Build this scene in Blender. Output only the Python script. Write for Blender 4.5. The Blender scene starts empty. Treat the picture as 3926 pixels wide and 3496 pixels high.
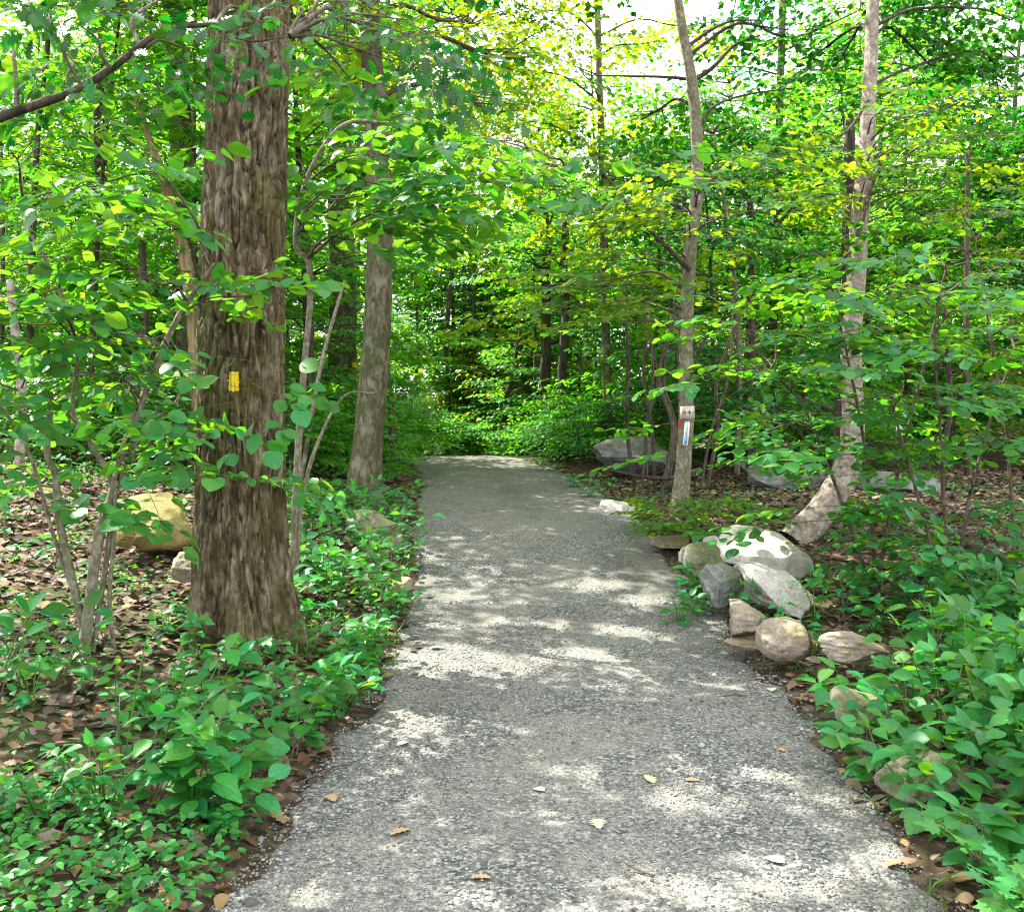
import bpy, math
import numpy as np
from mathutils import Matrix, Vector

S = bpy.context.scene
COL = S.collection
R = math.radians

# ---------------------------------------------------------------- camera, sky, sun, exposure
F, CX, HY, CAMZ = 983.0, 512.0, 400.0, 1.65          # focal length in pixels of a 1024 wide frame, centre, horizon row, eye height
cam_d = bpy.data.cameras.new('camera')
cam_d.sensor_width = 36.0
cam_d.lens = 36.0 * F / 1024.0
cam_d.shift_y = -(455.5 - HY) / 1024.0
cam_d.clip_start, cam_d.clip_end = 0.05, 2000.0
cam = bpy.data.objects.new('camera', cam_d)
COL.objects.link(cam)
cam.location = (0, 0, CAMZ)
cam.rotation_euler = (R(90), 0, 0)
S.camera = cam

SUN_EL, SUN_AZ = R(54), math.atan2(-0.86, 0.51)       # azimuth from +Y towards +X: ahead and to the left
SUN = np.array([math.sin(SUN_AZ) * math.cos(SUN_EL), math.cos(SUN_AZ) * math.cos(SUN_EL), math.sin(SUN_EL)])
w = bpy.data.worlds.new('World')
S.world = w
w.use_nodes = True
nt = w.node_tree
nt.nodes.clear()
sky = nt.nodes.new('ShaderNodeTexSky')
sky.sky_type = 'NISHITA'
sky.sun_disc = False
sky.sun_elevation = SUN_EL
sky.sun_rotation = SUN_AZ
sky.air_density, sky.dust_density, sky.ozone_density = 1.0, 1.6, 1.5
tc = nt.nodes.new('ShaderNodeTexCoord')
cn = nt.nodes.new('ShaderNodeTexNoise')
cn.inputs['Scale'].default_value = 3.2
cn.inputs['Detail'].default_value = 7.0
cn.inputs['Roughness'].default_value = 0.6
cr = nt.nodes.new('ShaderNodeValToRGB')
cr.color_ramp.elements[0].position, cr.color_ramp.elements[1].position = 0.36, 0.52
cm = nt.nodes.new('ShaderNodeMix')
cm.data_type = 'RGBA'
cm.inputs[7].default_value = (7.5, 7.6, 7.8, 1)       # sunlit cumulus
bg = nt.nodes.new('ShaderNodeBackground')
bg.inputs['Strength'].default_value = 0.15
wo = nt.nodes.new('ShaderNodeOutputWorld')
L = nt.links.new
L(tc.outputs['Generated'], cn.inputs['Vector'])
L(cn.outputs['Fac'], cr.inputs['Fac'])
L(cr.outputs['Color'], cm.inputs[0])
L(sky.outputs['Color'], cm.inputs[6])
L(cm.outputs[2], bg.inputs['Color'])
L(bg.outputs['Background'], wo.inputs['Surface'])

sd = bpy.data.lights.new('sun', 'SUN')
sd.energy, sd.angle, sd.color = 5.0, R(0.5), (1.0, 0.95, 0.86)
so = bpy.data.objects.new('sun', sd)
COL.objects.link(so)
so.rotation_euler = Vector((-SUN[0], -SUN[1], -SUN[2])).to_track_quat('-Z', 'Y').to_euler()
so.location = (-20, 20, 40)

S.view_settings.view_transform = 'Standard'
S.view_settings.look = 'None'
S.view_settings.gamma = 1.0
S.view_settings.exposure = 2.15
S.view_settings.use_curve_mapping = False
S.render.engine = 'CYCLES'
cy = S.cycles
cy.max_bounces, cy.diffuse_bounces, cy.glossy_bounces, cy.transmission_bounces = 7, 5, 2, 5
cy.caustics_reflective = cy.caustics_refractive = False
cy.use_adaptive_sampling = True
cy.adaptive_threshold = 0.01
cy.pixel_filter_type, cy.filter_width = 'BLACKMAN_HARRIS', 1.15

# ---------------------------------------------------------------- numeric helpers
def rs(seed): return np.random.RandomState(seed)

def at(px, py, d):
    return np.array([(px - CX) * d / F, d, CAMZ + (HY - py) * d / F])

def proj(P):
    P = np.asarray(P, float)
    y = np.maximum(P[..., 1], 0.05)
    return CX + P[..., 0] * F / y, HY + (CAMZ - P[..., 2]) * F / y

def _hash(ix, iy, iz, seed):
    h = (ix.astype(np.int64) * 374761393 + iy.astype(np.int64) * 668265263 + iz.astype(np.int64) * 2147483647 + seed * 974634721) & 0xffffffff
    h = ((h ^ (h >> 13)) * 1274126177) & 0xffffffff
    h = ((h ^ (h >> 16)) * 2246822519) & 0xffffffff
    return ((h ^ (h >> 15)) & 0xffff) / 65535.0

def vnoise(x, y, z=0.0, seed=0, wrap=None):
    x, y, z = np.broadcast_arrays(np.asarray(x, float), np.asarray(y, float), np.asarray(z, float))
    ix, iy, iz = np.floor(x), np.floor(y), np.floor(z)
    fx, fy, fz = x - ix, y - iy, z - iz
    fx, fy, fz = [f * f * (3 - 2 * f) for f in (fx, fy, fz)]
    r = 0
    for a in (0, 1):
        xa = (ix + a) % wrap if wrap else ix + a
        for b in (0, 1):
            for c in (0, 1):
                r = r + _hash(xa, iy + b, iz + c, seed) * (fx if a else 1 - fx) * (fy if b else 1 - fy) * (fz if c else 1 - fz)
    return r * 2 - 1

def fbm(x, y, z=0.0, seed=0, oct=4):
    r, a = 0, 0.5
    for i in range(oct):
        r = r + a * vnoise(np.asarray(x) * 2 ** i, np.asarray(y) * 2 ** i, np.asarray(z) * 2 ** i, seed + i)
        a *= 0.5
    return r

def nrm(v):
    v = np.asarray(v, float)
    return v / np.maximum(np.linalg.norm(v, axis=-1, keepdims=True), 1e-9)

def spline(P, n):
    P = np.asarray(P, float)
    if len(P) == 2:
        t = np.linspace(0, 1, n)[:, None]
        return P[0] * (1 - t) + P[1] * t
    Q = np.vstack([2 * P[0] - P[1], P, 2 * P[-1] - P[-2]])
    u = np.linspace(0, len(P) - 1 - 1e-6, n)
    i = u.astype(int)
    t = (u - i)[:, None]
    a, b, c, d = Q[i], Q[i + 1], Q[i + 2], Q[i + 3]
    return 0.5 * (2 * b + (c - a) * t + (2 * a - 5 * b + 4 * c - d) * t * t + (3 * b - a - 3 * c + d) * t ** 3)

# ---------------------------------------------------------------- terrain
PY = np.array([-60, 0, 3.17, 6.13, 7.6, 9.95, 12.5, 15.2, 17.2, 19, 20.5, 22.5, 25, 28, 34, 60])
PX = np.array([0, .12, .245, .415, .37, .14, 0.0, -.23, -.55, -1.0, -1.6, -2.8, -4.6, -7.0, -13, -40])
PZ = np.array([0, 0, 0, 0, .1, .40, .45, .47, .5, .53, .49, .38, .2, .0, -.4, -2])
HALF = 1.2
def xc(y): return np.interp(y, PY, PX)
_zy = np.linspace(-60, 60, 961)
_zz = np.interp(_zy, PY, PZ)
_k = np.hanning(13); _k /= _k.sum()
_zz = np.convolve(np.pad(_zz, 6, mode='edge'), _k, mode='valid')
def zp(y): return np.interp(y, _zy, _zz)
def half(y): return HALF * np.clip(1.0 + 0.0 * np.asarray(y), .6, 1.4)

def ground(x, y):
    x, y = np.asarray(x, float), np.asarray(y, float)
    base = zp(np.clip(y, -60, 60))
    far = np.clip((y - 24) / 60, 0, 1)
    hw = half(y)
    s = np.abs(x - xc(y)) - hw
    left = x < xc(y)
    sl = np.clip(s, 0, None)
    rl = 0.03 * np.tanh(sl * 4) + 0.125 * np.minimum(sl, 7) + 0.05 * np.clip(sl - 7, 0, 40)
    rr = 0.05 * np.tanh(sl * 3) + 0.012 * np.minimum(sl, 10)
    b = np.where(left, rl, rr)
    fade = np.clip(sl / .6, 0, 1)
    bump = fade * (0.07 * fbm(x * .7, y * .7, 0, 5, 4) + 0.16 * np.clip(sl / 4, 0, 1) * fbm(x * .17, y * .17, 0, 9, 3))
    z = base + b * (1 - far * .6) + bump
    z = np.where(s < 0, base + .02 * (1 - (np.clip(-s, 0, hw) / hw)) * 0 - .03, z)
    edge = np.clip((s + .26) / .28, 0, 1)
    z = np.where(s < .02, base - .03 + .03 * edge + np.where(s > 0, b + bump, 0), z)
    return z

# ---------------------------------------------------------------- mesh helpers
def np_mesh(name, V, faces, mats=None, uv=None, smooth=False, mat_idx=None):
    """faces: list of (n,k) int arrays."""
    me = bpy.data.meshes.new(name)
    V = np.asarray(V, np.float32)
    faces = [np.asarray(f, np.int32) for f in (faces if isinstance(faces, list) else [faces]) if len(f)]
    lt = np.concatenate([np.full(len(f), f.shape[1], np.int32) for f in faces])
    lv = np.concatenate([f.ravel() for f in faces])
    me.vertices.add(len(V)); me.vertices.foreach_set('co', V.ravel())
    me.loops.add(len(lv)); me.loops.foreach_set('vertex_index', lv)
    me.polygons.add(len(lt))
    ls = np.concatenate([[0], np.cumsum(lt)[:-1]]).astype(np.int32)
    me.polygons.foreach_set('loop_start', ls)
    if smooth:
        me.polygons.foreach_set('use_smooth', np.ones(len(lt), bool))
    if mat_idx is not None:
        me.polygons.foreach_set('material_index', np.asarray(mat_idx, np.int32))
    if uv is not None:
        l = me.uv_layers.new(name='UVMap')
        l.data.foreach_set('uv', np.asarray(uv, np.float32)[lv].ravel())
    for m in (mats or []):
        me.materials.append(m)
    me.update(calc_edges=True)
    me.validate()
    return me

def tag(o, label=None, cat=None, group=None, kind=None):
    for k, v in (('label', label), ('category', cat), ('group', group), ('kind', kind)):
        if v: o[k] = v
    return o

def link(name, me, parent=None, loc=None):
    o = bpy.data.objects.new(name, me)
    COL.objects.link(o)
    if parent is not None: o.parent = parent
    if loc is not None: o.location = loc
    return o

def thing(name, base, label, cat, group=None):
    o = bpy.data.objects.new(name, None)
    o.empty_display_size = .2
    COL.objects.link(o)
    o.location = base
    return tag(o, label, cat, group)

class Geo:
    """gathers tubes into ONE mesh"""
    def __init__(self): self.V, self.Q, self.T, self.n = [], [], [], 0
    def add(self, V, quads=None, tris=None):
        self.V.append(V)
        if quads is not None and len(quads): self.Q.append(np.asarray(quads) + self.n)
        if tris is not None and len(tris): self.T.append(np.asarray(tris) + self.n)
        self.n += len(V)
    def tube(self, P, rad, k=6, disp=None, cap=True):
        V, Qd, T = tube(P, rad, k, disp, cap)
        self.add(V, Qd, T)
    def build(self, name, mat, parent=None, base=(0, 0, 0), smooth=True):
        if not self.V: return None
        V = np.vstack(self.V) - np.asarray(base)
        fs = []
        if self.Q: fs.append(np.vstack(self.Q))
        if self.T: fs.append(np.vstack(self.T))
        return link(name, np_mesh(name, V, fs, [mat], smooth=smooth), parent)

def tube(P, rad, k=6, disp=None, cap=True):
    P = np.asarray(P, float)
    n = len(P)
    rad = np.broadcast_to(np.asarray(rad, float), (n,))
    T = nrm(np.gradient(P, axis=0))
    ref = np.array([0, 1, 0.0]) if abs(T[0][1]) < .9 else np.array([1.0, 0, 0])
    U = nrm(np.cross(np.cross(T, ref), T) * 1.0)
    for i in range(1, n):                                  # parallel transport
        u = U[i - 1] - T[i] * np.dot(U[i - 1], T[i])
        U[i] = u / max(np.linalg.norm(u), 1e-9)
    W = np.cross(T, U)
    a = np.arange(k) / k * 2 * math.pi
    r = rad[:, None] * np.ones(k)[None]
    if disp is not None: r = r + disp(a, P, rad)
    V = P[:, None] + r[..., None] * (np.cos(a)[None, :, None] * U[:, None] + np.sin(a)[None, :, None] * W[:, None])
    V = V.reshape(-1, 3)
    i, j = np.meshgrid(np.arange(n - 1), np.arange(k), indexing='ij')
    A = i * k + j; B = i * k + (j + 1) % k
    Qd = np.stack([A, B, B + k, A + k], -1).reshape(-1, 4)
    Tr = None
    if cap:
        V = np.vstack([V, P[-1] + T[-1] * rad[-1] * .3])
        c = len(V) - 1
        jj = np.arange(k)
        Tr = np.stack([(n - 1) * k + jj, (n - 1) * k + (jj + 1) % k, np.full(k, c)], -1)
    return V, Qd, Tr

# ---------------------------------------------------------------- materials
def new_mat(name):
    m = bpy.data.materials.new(name)
    m.use_nodes = True
    t = m.node_tree
    t.nodes.clear()
    out = t.nodes.new('ShaderNodeOutputMaterial')
    return m, t, out

class N:
    def __init__(self, t): self.t = t
    def __call__(self, typ, **kw):
        n = self.t.nodes.new('ShaderNode' + typ)
        for k, v in kw.items(): setattr(n, k, v)
        return n
    def link(self, a, b): self.t.links.new(a, b)
    def val(self, sock, v):
        if hasattr(v, 'is_linked') or hasattr(v, 'links'): self.t.links.new(v, sock)
        else: sock.default_value = v
    def math(self, op, a, b=0.0, clamp=False):
        n = self('Math', operation=op); n.use_clamp = clamp
        self.val(n.inputs[0], a); self.val(n.inputs[1], b)
        return n.outputs[0]
    def mix(self, f, a, b, blend='MIX'):
        n = self('Mix', data_type='RGBA', blend_type=blend)
        self.val(n.inputs[0], f)
        self.val(n.inputs[6], a if not isinstance(a, tuple) else (*a, 1)[:4])
        self.val(n.inputs[7], b if not isinstance(b, tuple) else (*b, 1)[:4])
        return n.outputs[2]
    def noise(self, vec, scale, detail=4, rough=.55, dist=0):
        n = self('TexNoise')
        n.inputs['Scale'].default_value, n.inputs['Detail'].default_value = scale, detail
        n.inputs['Roughness'].default_value, n.inputs['Distortion'].default_value = rough, dist
        if vec is not None: self.link(vec, n.inputs['Vector'])
        return n.outputs['Fac']
    def ramp(self, f, stops):
        n = self('ValToRGB')
        e = n.color_ramp.elements
        while len(e) < len(stops): e.new(.5)
        for x, (p, c) in zip(e, stops):
            x.position = p
            x.color = (*c, 1) if isinstance(c, tuple) else (c, c, c, 1)
        self.val(n.inputs[0], f)
        return n.outputs['Color']
    def scaled(self, vec, s):
        n = self('Mapping'); n.inputs['Scale'].default_value = s
        self.link(vec, n.inputs['Vector'])
        return n.outputs['Vector']

def leaf_mat(name, col, trans, fac=.45, veins=False, rough=.42, spread=.055):
    m, t, out = new_mat(name)
    n = N(t)
    oi = n('ObjectInfo'); ge = n('NewGeometry')
    rnd = n.math('FRACT', n.math('ADD', oi.outputs['Random'], ge.outputs['Random Per Island']))
    rnd2 = n.math('FRACT', n.math('MULTIPLY', rnd, 7.31))
    hue = n.math('ADD', n.math('MULTIPLY', rnd, spread), .5 - spread / 2)
    val = n.math('ADD', n.math('MULTIPLY', rnd2, .7), .68)
    valn = [val]
    def hsv(c):
        h = n('HueSaturation'); n.link(hue, h.inputs['Hue']); n.link(valn[0], h.inputs['Value'])
        n.val(h.inputs['Color'], c if not isinstance(c, tuple) else (*c, 1))
        return h.outputs['Color']
    cb, ct = col, trans
    tcl = n('TexCoord')
    bl = n.noise(tcl.outputs['Object'], 28 if not veins else 9, 4, .65)
    val = n.math('MULTIPLY', val, n.math('ADD', n.math('MULTIPLY', bl, .9), .55))
    if veins:
        uv = n('UVMap')
        sp = n('SeparateXYZ'); n.link(uv.outputs['UV'], sp.inputs[0])
        ax = n.math('ABSOLUTE', sp.outputs[0])
        rib = n.math('LESS_THAN', ax, .018)
        sv = n.math('FRACT', n.math('MULTIPLY', n.math('SUBTRACT', sp.outputs[1], n.math('MULTIPLY', ax, .75)), 8.0))
        vein = n.math('MAXIMUM', rib, n.math('MULTIPLY', n.math('LESS_THAN', sv, .13), .55))
        cb = n.mix(vein, col, tuple(min(1, c * 1.5 + .012) for c in col))
        ct = n.mix(vein, trans, tuple(c * .72 for c in trans))
    valn[0] = val
    pr = n('BsdfPrincipled')
    n.val(pr.inputs['Base Color'], hsv(cb))
    pr.inputs['Roughness'].default_value = rough
    pr.inputs['Specular IOR Level'].default_value = .3
    tr = n('BsdfTranslucent')
    n.val(tr.inputs['Color'], hsv(ct))
    mx = n('MixShader'); mx.inputs[0].default_value = fac
    n.link(pr.outputs[0], mx.inputs[1]); n.link(tr.outputs[0], mx.inputs[2])
    n.link(mx.outputs[0], out.inputs['Surface'])
    return m

def bark_mat(name, dark, mid, light, moss=None, vert=6.0, scale=1.0, lichen=.5, ridge=False, bump=.5, low_moss=None):
    m, t, out = new_mat(name)
    n = N(t)
    tcn = n('TexCoord')
    v = n.scaled(tcn.outputs['Object'], (scale, scale, scale / vert))
    f1 = n.noise(v, 26, 6, .65, .4)
    c = n.ramp(f1, [(.32, dark), (.52, mid), (.72, light)])
    if ridge:
        at_ = n('Attribute', attribute_name='ridge')
        c = n.mix(n.math('MULTIPLY', n.math('SUBTRACT', 1.0, at_.outputs['Fac']), .85), c, dark)
    f2 = n.noise(n.scaled(tcn.outputs['Object'], (1, 1, 1.6 / vert)), 7.5 * scale, 5, .6, .3)
    msk = n.ramp(f2, [(.52, 0.0), (.62, 1.0)])
    c = n.mix(n.math('MULTIPLY', msk, lichen), c, light)
    if moss:
        f3 = n.noise(tcn.outputs['Object'], 3.1 * scale, 6, .7, .2)
        mm = n.ramp(f3, [(.46, 0.0), (.60, 1.0)])
        fine = n.noise(tcn.outputs['Object'], 60, 3)
        mm = n.math('MULTIPLY', mm, n.math('ADD', n.math('MULTIPLY', fine, .9), .2), True)
        c = n.mix(mm, c, moss)
        if low_moss:
            sp = n('SeparateXYZ'); n.link(tcn.outputs['Object'], sp.inputs[0])
            h = n.math('SUBTRACT', low_moss, n.math('ADD', sp.outputs[2], n.math('MULTIPLY', f3, .5)))
            c = n.mix(n.math('MULTIPLY', n.math('MULTIPLY', h, 4.0, True), .75), c, moss)
    pr = n('BsdfPrincipled')
    n.val(pr.inputs['Base Color'], c)
    pr.inputs['Roughness'].default_value = .9
    pr.inputs['Specular IOR Level'].default_value = .15
    b = n('Bump'); b.inputs['Strength'].default_value = bump; b.inputs['Distance'].default_value = .012
    f4 = n.noise(v, 55, 4, .6)
    n.link(n.math('ADD', f1, n.math('MULTIPLY', f4, .4)), b.inputs['Height'])
    n.link(b.outputs[0], pr.inputs['Normal'])
    n.link(pr.outputs[0], out.inputs['Surface'])
    return m

def rock_mat(name, a, b_, moss, mossy):
    m, t, out = new_mat(name)
    n = N(t)
    tcn = n('TexCoord'); ge = n('NewGeometry')
    f1 = n.noise(tcn.outputs['Object'], 7, 8, .7, .5)
    f2 = n.noise(tcn.outputs['Object'], 70, 3, .6)
    c = n.ramp(f1, [(.3, a), (.5, tuple((x + y) / 2 for x, y in zip(a, b_))), (.7, b_)])
    c = n.mix(n.math('MULTIPLY', n.ramp(f2, [(.45, 0.0), (.65, 1.0)]), .4), c, tuple(x * .45 for x in a))
    sp = n('SeparateXYZ'); n.link(ge.outputs['Normal'], sp.inputs[0])
    f3 = n.noise(tcn.outputs['Object'], 4.3, 7, .7)
    mm = n.ramp(n.math('ADD', f3, n.math('MULTIPLY', sp.outputs[2], .1)), [(.62 - mossy * .3, 0.0), (.74 - mossy * .3, 1.0)])
    c = n.mix(n.math('MULTIPLY', mm, n.math('ADD', .25, f2), True), c, moss)
    pr = n('BsdfPrincipled')
    n.val(pr.inputs['Base Color'], c)
    pr.inputs['Roughness'].default_value = .85
    pr.inputs['Specular IOR Level'].default_value = .25
    b = n('Bump'); b.inputs['Strength'].default_value = .6; b.inputs['Distance'].default_value = .02
    n.link(n.math('ADD', f1, n.math('MULTIPLY', f2, .3)), b.inputs['Height'])
    n.link(b.outputs[0], pr.inputs['Normal'])
    n.link(pr.outputs[0], out.inputs['Surface'])
    return m

def plain_mat(name, col, rough=.8, var=.5, scale=20, spec=.2, island=False):
    m, t, out = new_mat(name)
    n = N(t)
    tcn = n('TexCoord')
    f = n.noise(tcn.outputs['Object'], scale, 4)
    c = n.mix(f, tuple(x * (1 - var) for x in col), tuple(min(1, x * (1 + var)) for x in col))
    if island:
        ge = n('NewGeometry'); oi = n('ObjectInfo')
        rnd = n.math('FRACT', n.math('ADD', oi.outputs['Random'], ge.outputs['Random Per Island']))
        h = n('HueSaturation')
        n.link(n.math('ADD', n.math('MULTIPLY', rnd, .06), .47), h.inputs['Hue'])
        n.link(n.math('ADD', n.math('MULTIPLY', n.math('FRACT', n.math('MULTIPLY', rnd, 5.7)), 1.3), .35), h.inputs['Value'])
        n.link(n.math('ADD', n.math('MULTIPLY', n.math('FRACT', n.math('MULTIPLY', rnd, 3.3)), .7), .6), h.inputs['Saturation'])
        n.link(c, h.inputs['Color']); c = h.outputs['Color']
    pr = n('BsdfPrincipled')
    n.val(pr.inputs['Base Color'], c)
    pr.inputs['Roughness'].default_value = rough
    pr.inputs['Specular IOR Level'].default_value = spec
    n.link(pr.outputs[0], out.inputs['Surface'])
    return m

def path_mat():
    m, t, out = new_mat('gravel path')
    n = N(t)
    tcn = n('TexCoord'); o = tcn.outputs['Object']
    def vor(s):
        v = n('TexVoronoi'); v.inputs['Scale'].default_value = s
        v.inputs['Randomness'].default_value = 1.0
        n.link(o, v.inputs['Vector'])
        return v
    v1, v2 = vor(78), vor(170)
    sp = n('SeparateColor'); n.link(v1.outputs['Color'], sp.inputs[0])
    sp2 = n('SeparateColor'); n.link(v2.outputs['Color'], sp2.inputs[0])
    c1 = n.ramp(sp.outputs[0], [(.0, (.033, .035, .033)), (.35, (.075, .078, .07)), (.7, (.135, .135, .118)), (.95, (.30, .29, .26))])
    c2 = n.ramp(sp2.outputs[0], [(.0, (.07, .066, .052)), (.6, (.15, .14, .115)), (1.0, (.28, .265, .23))])
    fines = n.noise(o, 1.7, 6, .68, .6)
    fines2 = n.noise(o, 9, 4, .6, .3)
    mk = n.ramp(n.math('ADD', n.math('MULTIPLY', fines, .7), n.math('MULTIPLY', fines2, .3)), [(.42, 0.0), (.60, 1.0)])
    c = n.mix(mk, c1, c2)
    damp = n.noise(n.scaled(o, (1, .35, 1)), 1.1, 5, .6, .5)
    c = n.mix(n.ramp(damp, [(.5, 0.0), (.68, .45)]), c, (.05, .05, .042))
    pr = n('BsdfPrincipled')
    n.val(pr.inputs['Base Color'], c)
    pr.inputs['Roughness'].default_value = .85
    pr.inputs['Specular IOR Level'].default_value = .25
    b = n('Bump'); b.inputs['Strength'].default_value = .9; b.inputs['Distance'].default_value = .008
    h = n.math('ADD', n.math('MULTIPLY', v1.outputs['Distance'], n.math('SUBTRACT', 1.15, mk)), n.math('MULTIPLY', v2.outputs['Distance'], .35))
    n.link(n.math('MULTIPLY', h, -1.0), b.inputs['Height'])
    n.link(b.outputs[0], pr.inputs['Normal'])
    n.link(pr.outputs[0], out.inputs['Surface'])
    return m

def ground_mat():
    m, t, out = new_mat('forest floor')
    n = N(t)
    tcn = n('TexCoord'); o = tcn.outputs['Object']
    f1 = n.noise(o, 1.1, 6, .65); f2 = n.noise(o, 28, 5, .65, .6); f3 = n.noise(o, .55, 5, .6)
    v = n('TexVoronoi'); v.inputs['Scale'].default_value = 22; n.link(o, v.inputs['Vector'])
    sp = n('SeparateColor'); n.link(v.outputs['Color'], sp.inputs[0])
    c = n.ramp(n.math('ADD', n.math('MULTIPLY', sp.outputs[0], .6), n.math('MULTIPLY', f2, .4)),
               [(.15, (.02, .015, .009)), (.45, (.05, .035, .021)), (.7, (.095, .066, .042)), (.9, (.17, .13, .09))])
    c = n.mix(n.ramp(f1, [(.45, 0.0), (.62, .75)]), c, (.045, .034, .02))
    c = n.mix(n.math('MULTIPLY', n.ramp(f3, [(.52, 0.0), (.64, 1.0)]), n.math('MULTIPLY', f2, 1.1), True), c, (.05, .075, .02))
    pr = n('BsdfPrincipled')
    n.val(pr.inputs['Base Color'], c)
    pr.inputs['Roughness'].default_value = .95
    pr.inputs['Specular IOR Level'].default_value = .1
    b = n('Bump'); b.inputs['Strength'].default_value = .8; b.inputs['Distance'].default_value = .02
    n.link(n.math('ADD', f2, sp.outputs[1]), b.inputs['Height'])
    n.link(b.outputs[0], pr.inputs['Normal'])
    n.link(pr.outputs[0], out.inputs['Surface'])
    return m

M = {}
M['ground'], M['path'] = ground_mat(), path_mat()
M['bark_big'] = bark_mat('furrowed brown bark', (.009, .007, .004), (.075, .054, .028), (.25, .215, .15), (.055, .052, .010), vert=3.5, lichen=.35, ridge=True, bump=.9, low_moss=.42)
M['bark_grey'] = bark_mat('grey mottled bark', (.03, .024, .013), (.085, .070, .042), (.17, .165, .115), (.045, .06, .014), vert=3, lichen=.8, bump=.6)
M['bark_dark'] = bark_mat('dark bark', (.018, .014, .01), (.05, .038, .028), (.11, .09, .07), vert=5, lichen=.3, bump=.6)
M['bark_pale'] = bark_mat('pale smooth bark', (.10, .075, .055), (.22, .18, .145), (.38, .34, .29), vert=1.3, lichen=.6, bump=.35)
M['bark_sap'] = bark_mat('sapling bark', (.085, .07, .045), (.17, .145, .1), (.30, .28, .24), (.08, .08, .03), vert=2, scale=2.2, lichen=.7, bump=.3)
M['bark_twig'] = bark_mat('twig bark', (.035, .026, .018), (.08, .06, .042), (.15, .125, .1), vert=3, scale=2, lichen=.4, bump=.2)
M['dead'] = bark_mat('dead wood', (.07, .045, .02), (.19, .125, .06), (.32, .25, .16), vert=8, lichen=.4, bump=.6)
M['leaf_round'] = leaf_mat('witch hazel leaf', (.022, .135, .024), (.15, .40, .010), .46, True)
M['leaf_ovate'] = leaf_mat('undergrowth leaf', (.024, .165, .026), (.11, .38, .012), .42, True, spread=.075)
M['leaf_maple'] = leaf_mat('maple leaf', (.045, .15, .012), (.28, .44, .008), .5, True)
M['leaf_oak'] = leaf_mat('oak leaf', (.010, .075, .008), (.035, .19, .008), .42, True)
M['leaf_mid'] = leaf_mat('understory foliage', (.03, .14, .014), (.17, .46, .010), .52)
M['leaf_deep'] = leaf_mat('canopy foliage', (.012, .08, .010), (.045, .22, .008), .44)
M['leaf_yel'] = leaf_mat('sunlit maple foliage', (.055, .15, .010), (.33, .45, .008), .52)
M['leaf_lit'] = leaf_mat('small ground cover leaf', (.026, .165, .024), (.11, .36, .014), .4)
M['needle'] = leaf_mat('pine needles', (.014, .06, .028), (.03, .12, .04), .25, rough=.5, spread=.03)
M['grass'] = leaf_mat('grass blade', (.06, .17, .025), (.16, .36, .02), .45)
M['litter'] = plain_mat('fallen leaf', (.115, .074, .045), .75, .4, 9, .2, island=True)
M['pebble'] = plain_mat('pebble', (.15, .148, .135), .8, .3, 30, .3, island=True)
M['rock_pale'] = rock_mat('pale rock', (.30, .27, .225), (.58, .55, .50), (.13, .13, .04), .15)
M['rock_moss'] = rock_mat('mossy rock', (.13, .12, .085), (.33, .31, .25), (.075, .085, .02), .6)
M['rock_tan'] = rock_mat('tan rock', (.17, .135, .10), (.36, .30, .24), (.14, .12, .04), .3)
M['rock_ochre'] = rock_mat('ochre rock', (.16, .115, .04), (.34, .27, .11), (.14, .13, .03), .4)
M['rock_grey'] = rock_mat('grey rock', (.11, .115, .11), (.25, .25, .24), (.06, .08, .03), .4)
M['yellow'] = plain_mat('yellow blaze paint', (.60, .43, .025), .75, .4, 45)
M['red'] = plain_mat('red paint', (.30, .06, .045), .6, .3, 60)
M['board'] = bark_mat('weathered board', (.34, .25, .18), (.56, .47, .40), (.74, .70, .64), vert=14, scale=1.5, lichen=.1, bump=.3)
M['white'] = plain_mat('white enamel', (.78, .79, .80), .35, .06, 15, .5)
M['panel_grey'] = plain_mat('grey printed strip', (.42, .47, .46), .4, .15, 30, .4)
M['blue'] = plain_mat('blue print', (.16, .38, .62), .4, .3, 40, .4)
M['ink'] = plain_mat('dark lettering', (.03, .025, .02), .7, .2)

# ---------------------------------------------------------------- leaf shapes
def tmpl_rows(ts, ws, fold=.10, droop=.14, wave=0.0, tip=1.0, base=0.0):
    """leaf along +y of length 1: a base point, rows of (left, rib, right), a tip point"""
    V, uv = [(0, base, 0)], [(0, 0)]
    for i, (t, h) in enumerate(zip(ts, ws)):
        z = -droop * t * t
        wv = wave * math.sin(i * 2.3)
        V += [(-h, t, z + fold * h * 2 + wv), (0, t, z), (h, t, z + fold * h * 2 - wv)]
        uv += [(-h, t), (0, t), (h, t)]
    V.append((0, tip, -droop)); uv.append((0, 1))
    T = [(0, 2, 1), (0, 3, 2)]
    n = len(ts)
    for i in range(n - 1):
        a, b = 1 + 3 * i, 4 + 3 * i
        T += [(a, a + 1, b + 1), (a, b + 1, b), (a + 1, a + 2, b + 2), (a + 1, b + 2, b + 1)]
    a, e = 1 + 3 * (n - 1), len(V) - 1
    T += [(a, a + 1, e), (a + 1, a + 2, e)]
    return np.array(V, float), np.array(T), np.array(uv, float)

def tmpl_polar(pts, fold=.12, droop=.16):
    c = (0, .36)
    V = [(c[0], c[1], 0)] + [(x, y, fold * abs(x) - droop * y * y) for x, y in pts]
    uv = [(0, .36)] + [(x, y) for x, y in pts]
    n = len(pts)
    T = [(0, 1 + (i + 1) % n, 1 + i) for i in range(n)]
    return np.array(V, float), np.array(T), np.array(uv, float)

def sym(half_):      # half outline from base to tip on the right side -> closed outline
    r = [(x, y) for x, y in half_]
    l = [(-x, y) for x, y in half_[-2:0:-1]]
    return r + l

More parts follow.
